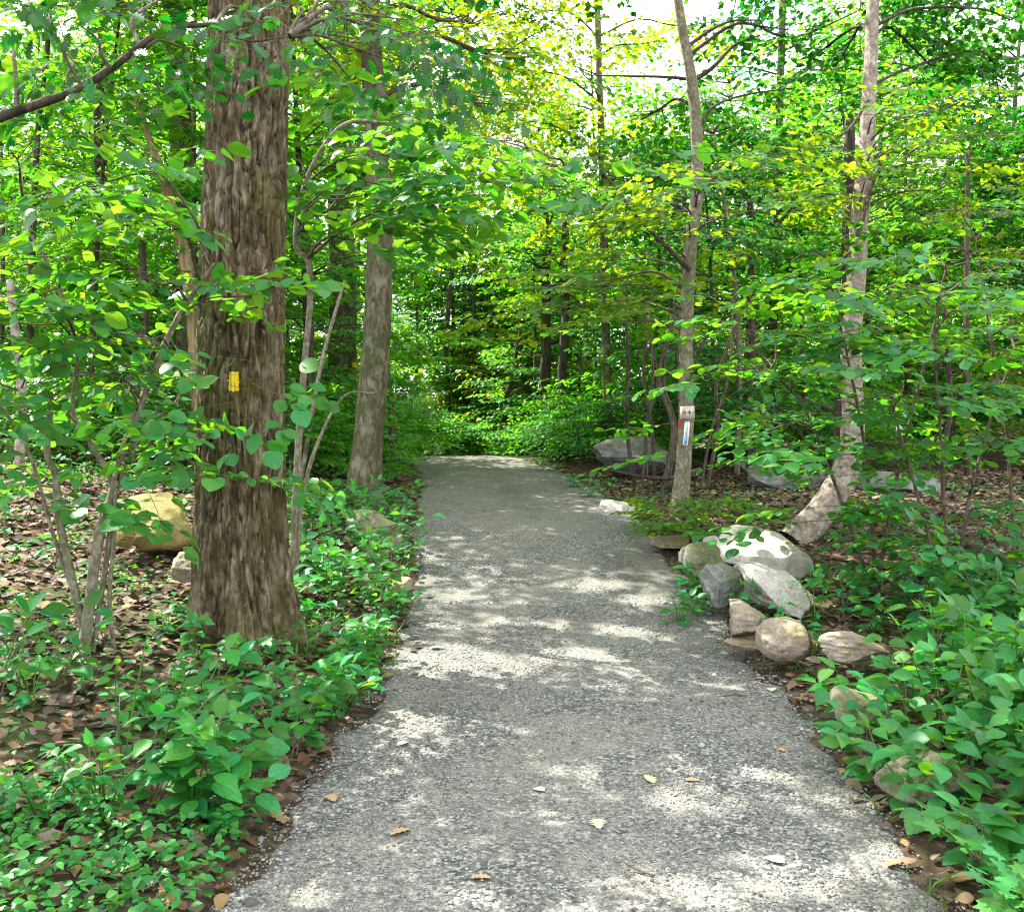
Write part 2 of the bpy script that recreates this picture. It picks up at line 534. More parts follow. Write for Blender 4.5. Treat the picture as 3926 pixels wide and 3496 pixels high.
LT = {
    'far': (np.array([(0, 0, 0), (-.34, .45, .07), (.34, .45, .07), (0, 1, -.12), (0, .45, 0)], float), np.array([(0, 2, 4), (0, 4, 1), (4, 2, 3), (4, 3, 1)]), None),
    'round': tmpl_rows([.07, .22, .42, .62, .80, .93], [.17, .34, .43, .41, .30, .14], .10, .12, .012),
    'ovate': tmpl_rows([.08, .22, .40, .60, .80], [.15, .27, .315, .25, .12], .12, .18),
    'serrate': tmpl_rows([.05, .11, .16, .23, .27, .35, .39, .47, .51, .59, .63, .71, .75, .83, .87, .94],
                         [.12, .20, .225, .29, .285, .325, .305, .325, .29, .30, .25, .25, .19, .175, .11, .085], .10, .2, .008),
    'narrow': tmpl_rows([.2, .5, .8], [.10, .13, .08], .1, .3),
    'maple': tmpl_polar(sym([(0, 0), (.13, .10), (.34, .02), (.30, .20), (.52, .34), (.36, .42), (.44, .66), (.22, .58), (.14, .72), (.16, .84), (0, 1)])),
    'oak': tmpl_rows([.06, .16, .24, .36, .45, .57, .66, .78, .88, .95], [.04, .17, .09, .30, .13, .38, .17, .30, .12, .15], .08, .16),
}
_shared = {}
def leaf_mesh(kind, mat):
    if (kind, mat) not in _shared:
        V, T, uv = LT[kind]
        _shared[(kind, mat)] = np_mesh('leaf_' + kind, V, [T], [M[mat]], uv)
    return _shared[(kind, mat)]

def frames(T, Nn):
    y = nrm(T)
    z = nrm(Nn - y * np.sum(Nn * y, -1, keepdims=True))
    x = np.cross(y, z)
    return x, y, z

def leaves_geo(P, T, Nn, Sz, kind, base=(0, 0, 0), jit=None):
    V, Tr, uv = LT[kind]
    x, y, z = frames(T, Nn)
    k = len(V)
    W = P[:, None] + Sz[:, None, None] * (V[None, :, 0:1] * x[:, None] + V[None, :, 1:2] * y[:, None] + V[None, :, 2:3] * z[:, None])
    W = W.reshape(-1, 3) - np.asarray(base)
    F_ = (Tr[None] + (np.arange(len(P)) * k)[:, None, None]).reshape(-1, 3)
    return W, F_, (np.tile(uv, (len(P), 1)) if uv is not None else None)

# gaps in the canopy that let the sun through: (point on the place that is sunlit, radius of the shaft)
SHAFTS = []
def shaft(p, r, near=1.6): SHAFTS.append((np.asarray(p, float), r, near))
def unshaded(P):
    """True where a leaf may stay"""
    ok = np.ones(len(P), bool)
    for c, r, near in SHAFTS:
        d = P - c
        al = d @ SUN
        pr = np.linalg.norm(d - al[:, None] * SUN, axis=1)
        ok &= ~((al > near) & (pr < r * (1 + .35 * np.sin(P[:, 0] * 9 + P[:, 1] * 7))))
    return ok

N_LEAF_OBJ = [0]
def put_leaves(root, base, P, T, Nn, Sz, kind, mat, budget=0, minpx=8.5, name='foliage', shafted=True, stuff=True):
    """the leaves of one plant: those that show largest as parts of their own, the rest joined"""
    P, T, Nn, Sz = [np.asarray(a, float) for a in (P, T, Nn, Sz)]
    if shafted and len(SHAFTS):
        k = unshaded(P)
        P, T, Nn, Sz = P[k], T[k], Nn[k], Sz[k]
    if not len(P): return
    px, py = proj(P)
    size = Sz * F / np.maximum(P[:, 1], .3)
    inside = (px > -5) & (px < 1029) & (py > -5) & (py < 916) & (P[:, 1] > .5)
    own = np.zeros(len(P), bool)
    if budget:
        cand = np.where(inside & (size >= minpx))[0]
        cand = cand[np.argsort(-size[cand])][:budget]
        own[cand] = True
        x, y, z = frames(T, Nn)
        me = leaf_mesh(kind, mat)
        b = np.asarray(base)
        for i in cand:
            o = bpy.data.objects.new('leaf', me)
            s = Sz[i]; q = P[i] - b
            COL.objects.link(o)
            o.parent = root
            o.matrix_basis = Matrix(((x[i][0] * s, y[i][0] * s, z[i][0] * s, q[0]), (x[i][1] * s, y[i][1] * s, z[i][1] * s, q[1]),
                                     (x[i][2] * s, y[i][2] * s, z[i][2] * s, q[2]), (0, 0, 0, 1)))
        N_LEAF_OBJ[0] += len(cand)
    r = ~own
    if r.any():
        V, F_, uv = leaves_geo(P[r], T[r], Nn[r], Sz[r], kind, base)
        o = link(name, np_mesh(name, V, [F_], [M[mat]], uv), root)
        if stuff: o['kind'] = 'stuff'
        return o

# ---------------------------------------------------------------- sprays: flat leafy shoots
def spray_tmpl(seed, n=8, Lm=.5, leaf=.09, sides=4, gap=.085):
    g = rs(seed)
    P, T, Sz, tw = [], [], [], []
    def shoot(o, a, Ln, k):
        d = np.array([math.sin(a), math.cos(a), 0]); pts = [o]
        cur = 0.0
        for i in range(1, k + 1):
            cur += g.uniform(-.18, .18)
            dd = np.array([math.sin(a + cur), math.cos(a + cur), g.uniform(-.08, .05)])
            pts.append(pts[-1] + dd * Ln / k)
            sgn = 1 if i % 2 else -1
            P.append(pts[-1]); aa = a + cur + sgn * g.uniform(.7, 1.15)
            T.append((math.sin(aa), math.cos(aa), g.uniform(-.35, .1))); Sz.append(leaf * g.uniform(.65, 1.15))
        P.append(pts[-1]); T.append((math.sin(a + cur), math.cos(a + cur), -.2)); Sz.append(leaf * g.uniform(.6, 1))
        tw.append(np.array(pts))
        return pts
    main = shoot(np.zeros(3), 0, Lm, n)
    for i in range(sides):
        j = 1 + int((i + .5) * (n - 2) / sides)
        s = 1 if i % 2 else -1
        shoot(main[j], s * g.uniform(.6, .95), Lm * g.uniform(.4, .65), max(3, int(n * .5)))
    return np.array(P), np.array(T), np.array(Sz), tw
SPR = {k: [spray_tmpl(100 + i + s0, **kw) for i in range(4)] for k, s0, kw in (
    ('big', 0, dict(n=7, Lm=.62, leaf=.115, sides=4)),
    ('mid', 20, dict(n=8, Lm=.5, leaf=.085, sides=4)),
    ('far', 40, dict(n=7, Lm=.75, leaf=.15, sides=4)),
    ('fine', 60, dict(n=8, Lm=.7, leaf=.105, sides=5)))}

def sprays(g, pos, direc, kind, tilt=.22, jitter=.28, scale=(.8, 1.2)):
    """leaf arrays (and twig lines) of shoots at POS pointing along DIREC, held flat"""
    OP, OT, ON, OS, TW = [], [], [], [], []
    pos = np.asarray(pos, float); direc = nrm(direc)
    for p, d in zip(pos, direc):
        tp, tt, ts, tw = SPR[kind][g.randint(4)]
        s = g.uniform(*scale)
        up = nrm(np.array([g.normal(0, tilt), g.normal(0, tilt), 1.0]))
        y = d; x = nrm(np.cross(y, up)); z = np.cross(x, y)
        Rm = np.stack([x, y, z])
        OP.append(p + s * tp @ Rm); OT.append(tt @ Rm + g.normal(0, .15, tt.shape))
        ON.append(z + g.normal(0, jitter, tp.shape)); OS.append(ts * s)
        TW += [p + s * q @ Rm for q in tw]
    return np.vstack(OP), np.vstack(OT), np.vstack(ON), np.concatenate(OS), TW

ORD = 'first second third fourth fifth sixth seventh eighth ninth tenth eleventh twelfth thirteenth fourteenth fifteenth sixteenth seventeenth eighteenth nineteenth twentieth'.split()
TENS = {2: 'twenty', 3: 'thirty', 4: 'forty', 5: 'fifty', 6: 'sixty', 7: 'seventy', 8: 'eighty', 9: 'ninety'}
def ordinal(i):
    if i < 20: return ORD[i]
    if i > 98: return 'hundredth'
    t, u = divmod(i + 1, 10)
    if u == 0: return TENS[t][:-1] + 'ieth'
    return TENS[t] + '-' + ORD[u - 1]

# labels that say where a plant stands: by the landmark next to it
LMK = [('furrowed trunk', 240, 6.2), ('mottled trunk', 365, 11), ('forked sapling', 85, 5.5), ('sign tree', 680, 10.3), ('leaning pale trunk', 792, 9.3), ('largest bright boulder', 765, 7.9), ('round tan boulder', 783, 5.9),
       ('broad moss-covered stone', 925, 3.95), ('mossy half-hidden stone', 858, 4.7), ('dark pair of trunks', 555, 19.5), ('lone black trunk', 447, 18), ('dense dark shrub', 948, 6.9), ('ochre boulder', 160, 8.0),
       ('flat mossy rock', 377, 9.0), ('blazed grey trunk', 342, 18), ('far grey boulder', 630, 14.5), ('grey outcrop', 800, 13), ('long pale rock', 618, 10.7)]
DEFER = []
def defer(o, phrase, x, y): DEFER.append((o, phrase, x, y))
def name_by_place():
    rows = {}
    for o, ph, x, y in DEFER:
        px = CX + x * F / y
        best = None
        for nm, lp, ld in LMK:
            lx = (lp - CX) * ld / F
            dist = math.hypot((px - lp) / 70, 2.2 * math.log(y / ld)) if y > 12 else math.hypot(x - lx, y - ld) * 2
            if best is None or dist < best[0]: best = (dist, nm, lp, ld)
        dist, nm, lp, ld = best
        side = '' if abs(px - lp) < 22 else 'left' if px < lp else 'right'
        dep = '' if abs(math.log(y / ld)) < .07 and side else 'behind' if y > ld else 'in front'
        rel = {('', 'behind'): 'straight behind', ('', 'in front'): 'straight in front of', ('left', ''): 'level with and left of', ('right', ''): 'level with and right of', ('left', 'behind'): 'behind and left of', ('right', 'behind'): 'behind and right of',
               ('left', 'in front'): 'in front and left of', ('right', 'in front'): 'in front and right of'}[(side, dep)]
        rows.setdefault((ph, rel, nm), []).append((dist, o))
    for (ph, rel, nm), v in rows.items():
        v.sort(key=lambda r: r[0])
        for i, (_, o) in enumerate(v):
            o['label'] = f'{ph} {rel} the {nm}' + ('' if len(v) == 1 else ', nearest of those' if i == 0 else f', {ordinal(i)} nearest')

# ================================================================ SETTING
def grid_mesh(xs, ys, zf):
    X, Y = np.meshgrid(xs, ys)
    V = np.stack([X, Y, zf(X, Y)], -1).reshape(-1, 3)
    nx, ny = len(xs), len(ys)
    i, j = np.meshgrid(np.arange(ny - 1), np.arange(nx - 1), indexing='ij')
    A = i * nx + j
    return V, np.stack([A, A + 1, A + nx + 1, A + nx], -1).reshape(-1, 4)
xs = np.concatenate([-np.geomspace(400, 8, 40), np.arange(-7.8, 6.9, .07), np.geomspace(7, 400, 40)])
ys = np.concatenate([-np.geomspace(200, 1, 25), np.arange(-.5, 16, .07), np.arange(16, 34, .25), np.geomspace(34.5, 500, 40)])
V, Q = grid_mesh(xs, ys, lambda X, Y: ground(X, Y))
o = link('ground', np_mesh('ground', V, [Q], [M['ground']], smooth=True)); tag(o, kind='structure', label='forest floor of brown leaf litter and soil')
# the gravel path: a sheet of its own with a wandering edge
yy = np.concatenate([np.arange(-6, 20, .06), np.arange(20, 40, .2)])
uu = np.linspace(-1, 1, 61)
YY, UU = np.meshgrid(yy, uu, indexing='ij')
wob = lambda sgn: half(yy) + .12 * fbm(yy * 1.3, sgn * 7.0, 0, 31, 4) + .07 * vnoise(yy * 5, sgn * 3.0, 0, 37) + .03 * vnoise(yy * 14, sgn * 3.0, 0, 38)
HW = np.where(UU < 0, wob(-1)[:, None], wob(1)[:, None])
XX = xc(YY) + UU * HW
ZZ = zp(YY) + .005 + .012 * (1 - UU ** 2) + .012 * fbm(XX * 1.5, YY * 1.5, 0, 41, 3) + .003 * fbm(XX * 14, YY * 14, 0, 43, 2) - .045 * np.clip(np.abs(UU) - .93, 0, 1) / .07
ny, nu = len(yy), len(uu)
i, j = np.meshgrid(np.arange(ny - 1), np.arange(nu - 1), indexing='ij')
A = (i * nu + j)
o = link('path', np_mesh('path', np.stack([XX, YY, ZZ], -1).reshape(-1, 3), [np.stack([A, A + 1, A + nu + 1, A + nu], -1).reshape(-1, 4)], [M['path']], smooth=True))
tag(o, kind='structure', label='grey gravel path rising to a bend')
def path_z(x, y):
    u = (x - xc(y)) / half(y)
    return zp(y) + .005 + .012 * (1 - u ** 2) + .012 * fbm(x * 1.5, y * 1.5, 0, 41, 3)

# sun shafts: the big bright patch across the path, smaller ones, the boulder, the leaning trunk, the maple sprays
for px, d, r in ((410, 6.15, .18), (445, 6.15, .26), (480, 6.15, .30), (520, 6.1, .28), (560, 6.15, .26), (600, 6.2, .18), (350, 6.2, .12),
                 (620, 6.75, .2), (560, 6.9, .14), (680, 6.6, .12), (720, 6.9, .12), (500, 6.95, .1),
                 (470, 18.5, .7), (430, 18.8, .5), (515, 18, .5), (440, 14, .3), (480, 13.4, .25), (585, 11.7, .4), (560, 12.3, .3), (610, 11, .3),
                 (430, 8.8, .15), (600, 7.9, .2), (470, 7.6, .18), (650, 7.5, .2)):
    x = (px - CX) * d / F
    shaft((x, d, float(zp(d))), r)
for px, py, d, r in ((765, 546, 7.7, .28), (745, 536, 7.8, .2), (790, 560, 7.5, .2), (612, 508, 10.8, .4), (640, 512, 10.4, .25), (820, 520, 9.5, .3), (850, 400, 9.2, .4), (850, 350, 9.2, .35),
                     (690, 500, 10, .35), (687, 414, 10.2, .16), (689, 433, 10.2, .12), (690, 215, 9.5, .6), (740, 185, 9.5, .6), (800, 165, 9.5, .7), (640, 245, 10, .5), (580, 300, 11, .5), (850, 300, 8, .35), (770, 362, 7.5, .35),
                     (450, 115, 7.3, .35), (400, 110, 7.2, .3), (510, 140, 7.3, .3), (370, 165, 7, .25), (150, 250, 6, .35), (120, 300, 6, .3), (60, 270, 5.6, .25), (170, 370, 6.3, .3),
                     (170, 720, 3.9, .1), (40, 830, 3.1, .12), (360, 540, 8, .3), (330, 560, 7.5, .25), (360, 630, 6.6, .2), (880, 640, 4.8, .22), (960, 700, 4, .15), (800, 620, 5.2, .15), (130, 540, 6.8, .3)):
    shaft(at(px, py, d), r)
for px, py, d, r in ((640, 235, 10, .6), (680, 200, 9.6, .7), (720, 180, 9.5, .7), (760, 165, 9.4, .7), (805, 160, 9.3, .7), (850, 165, 9, .6), (900, 130, 9, .7), (950, 130, 9, .7), (590, 290, 10.6, .6), (560, 310, 11, .5), (890, 190, 9, .6),
                     (60, 230, 5.4, .4), (110, 260, 5.5, .4), (160, 280, 5.7, .4), (50, 330, 5.3, .35), (110, 350, 5.6, .35), (165, 360, 5.8, .35), (90, 400, 5.5, .3), (30, 270, 5.2, .35), (160, 420, 5.6, .25),
                     (400, 115, 7.2, .5), (450, 125, 7.2, .5), (510, 145, 7.2, .5), (350, 130, 7.1, .4), (560, 170, 7.3, .4), (380, 170, 7, .4), (860, 290, 7.6, .4), (790, 285, 7.6, .4), (760, 365, 7.4, .4), (960, 300, 7, .35), (830, 420, 7.4, .25)):
    shaft(at(px, py, d), r, .45)
g = rs(77)
for _ in range(46):        # small flecks on the nearer path
    y = g.uniform(2.6, 5.8); x = xc(y) + g.uniform(-1.1, 1.3)
    shaft((x, y, 0), g.uniform(.03, .085) * (1.5 if x > .5 else 1))
for x, y, r in ((.75, 3.95, .13), (.62, 3.3, .16), (.95, 3.35, .14), (.2, 2.9, .1), (1.1, 4.3, .12), (.9, 4.9, .14), (.35, 4.35, .1), (-.4, 3.6, .08), (-.1, 3.2, .08)):
    shaft((x, y, 0), r)

# ================================================================ TREES
def trunk_obj(name, root, base, P, rad, k, n, mat, disp=None, ridge=False):
    pts = spline(P, n)
    r = np.interp(np.linspace(0, 1, n), np.linspace(0, 1, len(rad)), rad)
    V, Qd, T = tube(pts, r, k, disp)
    o = link(name, np_mesh(name, V - np.asarray(base), [Qd, T], [mat], smooth=True), root)
    return o, pts, r

# --- the big furrowed trunk
def big_tree():
    d = 6.2
    b = np.array([(240 - 512) * d / F, d, 0.0]); b[2] = float(ground(b[0], b[1])) - .08
    root = thing('oak_tree', b, 'massive furrowed brown trunk with a yellow paint blaze, beside the near path edge', 'tree')
    n, k = 620, 300
    zt = np.concatenate([np.linspace(0, 4.6, 560), np.linspace(4.62, 13, 60)])
    lean = np.interp(zt, [0, 1.5, 4.3, 13], [0, -.01, .035, .25])
    P = np.stack([b[0] + lean, np.full(n, d) + .02 * zt, b[2] + zt], -1)
    rad = np.interp(zt, [0, .08, .2, .45, 1.0, 2.2, 4.3, 13], [.40, .36, .32, .285, .262, .25, .232, .12])
    a = np.arange(k) / k * 2 * math.pi
    A_, Z = np.meshgrid(a, zt)
    u = a / (2 * math.pi)
    def cells(nf, zf, seed):
        x = A_ / (2 * math.pi) * nf + .9 * vnoise(A_ / (2 * math.pi) * 8, Z * 1.3, 0, seed + 5, wrap=8)
        return np.abs(vnoise(x % nf, Z * zf, 0, seed, wrap=nf))
    f1 = cells(50, 4.2, 3); f2 = cells(88, 9.0, 11); f3 = vnoise(A_ / (2 * math.pi) * 150, Z * 22, 0, 17, wrap=150)
    ridge = np.clip(f1 / .24, 0, 1) ** .8 * .66 + np.clip(f2 / .24, 0, 1) * .34
    low = np.exp(-Z / .35)
    roots = low * (.075 * np.cos(A_ * 5 + .6) + .03 * np.cos(A_ * 9 + 2.1)) + .02 * np.exp(-Z / 1.2) * np.cos(A_ * 4)
    big = .012 * vnoise(A_ / (2 * math.pi) * 6, Z * .9, 0, 23, wrap=6)
    D = (ridge - .7) * .040 + f3 * .007 + roots + big
    V, Qd, T = tube(P, rad, k, lambda a_, p_, r_: D)
    me = np_mesh('trunk', V - b, [Qd, T], [M['bark_big']], smooth=True)
    at_ = me.attributes.new('ridge', 'FLOAT', 'POINT')
    at_.data.foreach_set('value', np.concatenate([ridge.ravel(), [1]]).astype(np.float32))
    link('trunk', me, root)
    # yellow blaze: the paint film follows the bark of the mesh, slightly proud of it
    Vg = V[:-1].reshape(n, k, 3)
    px, py = proj(Vg)
    cen = np.stack([P[:, 0], P[:, 1]], -1)[:, None]
    front = Vg[..., 1] < P[:, 1][:, None]
    edge = vnoise(Z * 60, A_ * 20, 0, 51) * 1.0
    inb = front & (np.abs(px - 233.5) < 5.6 + edge) & (np.abs(py - 381) < 10.5 + edge)
    inb &= (ridge > .1)
    q = np.where(inb[:-1, :-1] & inb[1:, :-1] & inb[:-1, 1:] & inb[1:, 1:])
    nrm_out = Vg.copy(); nrm_out[..., 0] -= P[:, 0][:, None]; nrm_out[..., 1] -= P[:, 1][:, None]; nrm_out[..., 2] = 0
    Vp = (Vg + .003 * nrm(nrm_out)).reshape(-1, 3)
    ids = np.stack([q[0] * k + q[1], q[0] * k + q[1] + 1, (q[0] + 1) * k + q[1] + 1, (q[0] + 1) * k + q[1]], -1)
    un, inv = np.unique(ids, return_inverse=True)
    bo = link('paint_blaze', np_mesh('paint_blaze', Vp[un] - b, [inv.reshape(-1, 4)], [M['yellow']], smooth=True), root)
    bo['label'] = 'yellow rectangular paint blaze on the bark'
    # surface roots
    for i, (ang, ln) in enumerate(((-1.2, .5), (-1.9, .42), (-.35, .4), (-2.7, .55), (.4, .5))):
        dx, dy = math.cos(ang), math.sin(ang)
        pts = []
        for s in np.linspace(.18, .3 + ln, 7):
            x, y = b[0] + dx * s + .03 * math.sin(s * 9 + i), d + dy * s
            pts.append((x, y, max(float(ground(x, y)) + .03 - .06 * max(s - .3, 0) / ln, 0) + .12 * max(.34 - s, 0)))
        G = Geo(); G.tube(spline(pts, 14), np.linspace(.06, .014, 14), 8, lambda a_, p_, r_: .008 * vnoise(a_[None] * 2, p_[:, :1] * 30, 0, i)); G.build('root', M['bark_big'], root, b)
    return root, b, P
def owner(stems): return stems

def plant(root, base, stems, targets, kind, mat, spray, seed, n_spray=5, spread=.35, budget=0, twigmat='bark_twig', branch_r=.008, tilt=.22, jitter=.28,
          flat=.5, scale=(.8, 1.2), minpx=8.5, twig_r=.0022, shafted=True, branch_parts=True, out=None, sink=.15, avoid=()):
    """branches from the nearest stem to each target with leafy shoots round it; STEMS: list of (points)"""
    g = rs(seed)
    allp = np.vstack(stems)
    TW = Geo(); P, T, Nn, Sz = [], [], [], []
    for tgt in targets:
        tgt = np.asarray(tgt, float)
        sc = 1.0
        if len(tgt) > 3: sc = tgt[3]; tgt = tgt[:3]
        dist = np.linalg.norm(allp - tgt, axis=1) + 1.2 * np.clip(allp[:, 2] - tgt[2] + .1, 0, None)
        s = allp[np.argmin(dist)]
        v = tgt - s
        ln = np.linalg.norm(v)
        h = nrm(np.array([v[0], v[1], v[2] * .3 + 1e-3]))
        br = None
        if ln > .12:
            mid = s + v * .5 + np.array([0, 0, .12 * ln]) + g.normal(0, .05 * ln, 3)
            br = spline([s, s + v * .22 + g.normal(0, .02 * ln, 3) + [0, 0, .08 * ln], mid, tgt], 12)
            rr = min(branch_r * (1 + ln * .7), .03)
            if branch_parts:
                G = Geo(); G.tube(br, np.linspace(rr, twig_r * 1.6, 12), 6); G.build('branch', M[twigmat], root, base)
            else: TW.tube(br, np.linspace(rr, twig_r * 1.6, 12), 5)
        m = max(1, int(round(n_spray * sc * g.uniform(.8, 1.2))))
        off = g.normal(0, 1, (m, 3)) * np.array([spread, spread, spread * flat]) * sc
        pos = tgt + off
        dr = nrm(np.stack([off[:, 0], off[:, 1], np.zeros(m)], -1) + h * .25 * spread + g.normal(0, .1 * spread, (m, 3)) * [1, 1, .3])
        dr[:, 2] -= sink
        for p, q in zip(pos, dr):
            a = (br[g.randint(5, 12)] if br is not None else s)
            pm = (a + p) / 2 + [0, 0, .04]
            TW.tube(spline([a, pm, p], 5), np.linspace(twig_r * 1.5, twig_r, 5), 4, cap=False)
        p_, t_, n_, s_, tw = sprays(g, pos, dr, spray, tilt, jitter, scale)
        keep = unshaded(p_) if shafted else np.ones(len(p_), bool)
        for ax, ay, ar in avoid:
            qx, qy = proj(p_); keep &= (qx - ax) ** 2 + (qy - ay) ** 2 > ar ** 2
        P.append(p_[keep]); T.append(t_[keep]); Nn.append(n_[keep]); Sz.append(s_[keep])
        for q in tw:
            if not shafted or unshaded(q).all():
                TW.tube(q, np.linspace(twig_r, twig_r * .5, len(q)), 3, cap=False)
    o = TW.build('twigs', M[twigmat], root, base)
    if o: o['kind'] = 'stuff'
    return put_leaves(root, base, np.vstack(P), np.vstack(T), np.vstack(Nn), np.concatenate(Sz), kind, mat, budget, minpx, 'foliage' if out is None else out, shafted=False)

def stem_from_px(pts, d, ground_start=True):
    """polyline of (px, py[, d]) into the world; the first point is put on the ground when asked"""
    P = np.array([at(p[0], p[1], p[2] if len(p) > 2 else d) for p in pts])
    if ground_start:
        P[0][2] = float(ground(P[0][0], P[0][1])) - .04
    return P

def add_stem(root, base, P, rad, mat, name='stem', k=10, n=40, bump=.06, seed=0):
    pts = spline(P, n)
    r = np.interp(np.linspace(0, 1, n), np.linspace(0, 1, len(rad)), rad)
    G = Geo()
    G.tube(pts, r, k, lambda a_, p_, r_: r_[:, None] * bump * 2 * vnoise(np.cos(a_)[None] * 1.5 + 3, np.sin(a_)[None] * 1.5 + 3, p_[:, 2:3] * 7 + p_[:, :1] * 5, seed))
    G.build(name, M[mat], root, base)
    return pts

def crown(root, base, clumps, seed, leafkind, mat, spray='far', per=1.0, scale=(.8, 1.2), shafted=True, limbs=None, limb_mat='bark_dark', limb_r=.045, name='crown', tilt=.3, thin=.0):
    """CLUMPS: (x, y, z, rx, ry, rz, number of shoots)"""
    g = rs(seed)
    P, T, Nn, Sz = [], [], [], []
    for c in clumps:
        x, y, z, rx, ry, rz, m = c
        m = int(m * per)
        u = nrm(g.normal(0, 1, (m, 3))) * (g.uniform(0, 1, (m, 1)) ** .42)
        pos = np.array([x, y, z]) + u * [rx, ry, rz]
        dr = nrm(np.stack([u[:, 0], u[:, 1], np.full(m, -.12)], -1) + g.normal(0, .35, (m, 3)) * [1, 1, .25])
        p, t, n_, s, _ = sprays(g, pos, dr, spray, tilt, .3, scale)
        P.append(p); T.append(t); Nn.append(n_); Sz.append(s)
        if limbs is not None:
            s0 = limbs[np.argmin(np.linalg.norm(limbs - np.array([x, y, z]), axis=1) + 1.5 * np.clip(limbs[:, 2] - z + .4 * rx, 0, None))]
            v = np.array([x, y, z]) - s0; ln = np.linalg.norm(v)
            if ln > .3:
                pts = spline([s0, s0 + v * .3 + [0, 0, .1 * ln], s0 + v * .7 + g.normal(0, .06 * ln, 3), np.array([x, y, z])], 10)
                G = Geo(); G.tube(pts, np.linspace(limb_r, limb_r * .3, 10), 7)
                for q in range(5):
                    e = np.array([x, y, z]) + u[q % m] * [rx, ry, rz] * .9
                    a = pts[g.randint(4, 10)]
                    G.tube(spline([a, (a + e) / 2 + g.normal(0, .06, 3), e], 6), np.linspace(limb_r * .35, limb_r * .08, 6), 5)
                G.build('branch', M[limb_mat], root, base)
    P, T, Nn, Sz = np.vstack(P), np.vstack(T), np.vstack(Nn), np.concatenate(Sz)
    if shafted:
        k = unshaded(P); P, T, Nn, Sz = P[k], T[k], Nn[k], Sz[k]
    V, F_, uv = leaves_geo(P, T, Nn, Sz, leafkind, base)
    o = link(name, np_mesh(name, V, [F_], [M[mat]], uv), root)
    return o

def cl(px, py, d, rpx, rpy, n, rd=None):
    """a clump whose middle stands at a photo position and depth"""
    p = at(px, py, d)
    return (*p, rpx * d / F, rd if rd else rpx * d / F, rpy * d / F, n)

# ---- big oak
oak, oak_b, oak_P = big_tree()
crown(oak, oak_b, [(-2.2, 7.5, 7.6, 2.2, 2.2, .9, 46), (-4.2, 8.5, 8.3, 2.2, 2.2, 1.0, 46), (-3.4, 10.4, 9.0, 2.4, 2.2, 1.0, 46), (-.8, 9.0, 8.8, 2.0, 2.0, .8, 40),
                   (-5.4, 6.2, 7.2, 2.0, 2.0, .9, 40), (-3.0, 5.4, 7.0, 2.0, 1.6, .8, 34), (-5.8, 10.6, 9.6, 2.2, 2.4, 1.0, 40)], 11, 'far', 'leaf_deep', limbs=oak_P[300:], per=1.9)

# ---- second trunk, grey and mottled, at the path's far left edge
d = 11.0
P = stem_from_px([(363, 512), (368, 440), (374, 370), (379, 280), (379, 180), (372, 60), (368, -40), (366, -260)], d)
b = P[0].copy()
t2 = thing('maple_tree', b, 'slender grey mottled trunk leaning at the path edge behind the mossy flat rock', 'tree')
_, p2, _ = trunk_obj('trunk', t2, b, P, [.205, .165, .155, .15, .14, .12, .11, .07], 40, 160, M['bark_grey'],
                     lambda a_, p_, r_: .006 * vnoise(np.cos(a_)[None] * 6 + 9, np.sin(a_)[None] * 6 + 9, p_[:, 2:3] * 4, 3) + .03 * np.exp(-(p_[:, 2:3] - b[2]) / .25) * np.cos(a_ * 4)[None])
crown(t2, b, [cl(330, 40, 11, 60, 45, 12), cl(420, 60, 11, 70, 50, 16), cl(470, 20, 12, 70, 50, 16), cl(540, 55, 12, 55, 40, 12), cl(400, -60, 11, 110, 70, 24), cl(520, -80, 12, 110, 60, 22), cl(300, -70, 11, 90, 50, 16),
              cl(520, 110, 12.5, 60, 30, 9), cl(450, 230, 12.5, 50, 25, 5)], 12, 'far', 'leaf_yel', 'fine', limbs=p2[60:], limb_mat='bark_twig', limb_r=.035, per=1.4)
crown(t2, b, [(-3.4, 11.6, 8.4, 2.0, 1.8, .8, 60), (-4.2, 13.6, 8.8, 2.0, 1.8, .8, 60), (-2.0, 12.4, 8.4, 1.8, 1.6, .7, 46), (-5.4, 11.8, 8.6, 1.8, 1.6, .8, 46), (-4.6, 15.4, 9.0, 2.2, 1.8, .8, 56)], 13, 'far', 'leaf_deep', 'far', limbs=p2[110:], limb_r=.05, name='shade_crown')  # extra clumps above the view, set along the sun line to shade the path

# ---- the sign tree
P = stem_from_px([(677, 528, 10.3), (682, 480, 10.3), (686, 420, 10.3), (686, 330, 10.3), (690, 250, 10.3), (697, 190, 10.3), (696, 120, 10.2), (690, 70, 10.1), (681, 20, 10), (672, -60, 10), (668, -200, 10)], 10.3)
b = P[0].copy()
sg = thing('young_maple_tree', b, 'slender brown trunk carrying the small board and the thermometer plate', 'tree')
_, ps, rsg = trunk_obj('trunk', sg, b, P, [.10, .085, .077, .072, .07, .063, .06, .054, .048, .04, .03], 32, 160, M['bark_sap'],
                  lambda a_, p_, r_: .005 * vnoise(np.cos(a_)[None] * 5 + 9, np.sin(a_)[None] * 5 + 9, p_[:, 2:3] * 5, 8))
for pts, r in (([(694, 80), (712, 68), (735, 45), (760, 35)], .03), ([(696, 80), (668, 77), (630, 76), (590, 75)], .022), ([(698, 130), (712, 108), (740, 96), (790, 88)], .02),
               ([(690, 270), (660, 240), (636, 215), (618, 190), (596, 165)], .03), ([(689, 380), (705, 340), (722, 320), (728, 300)], .02)):
    G = Geo(); q = spline([at(x, y, 10.2) for x, y in pts], 16); G.tube(q, np.linspace(r, .007, 16), 7); G.build('branch', M['bark_dark'], sg, b)
yell = [(690, 215), (650, 243), (720, 182), (765, 165), (805, 160), (585, 292), (560, 312), (545, 285), (640, 300), (600, 265), (735, 215), (700, 180), (612, 320), (668, 195)]
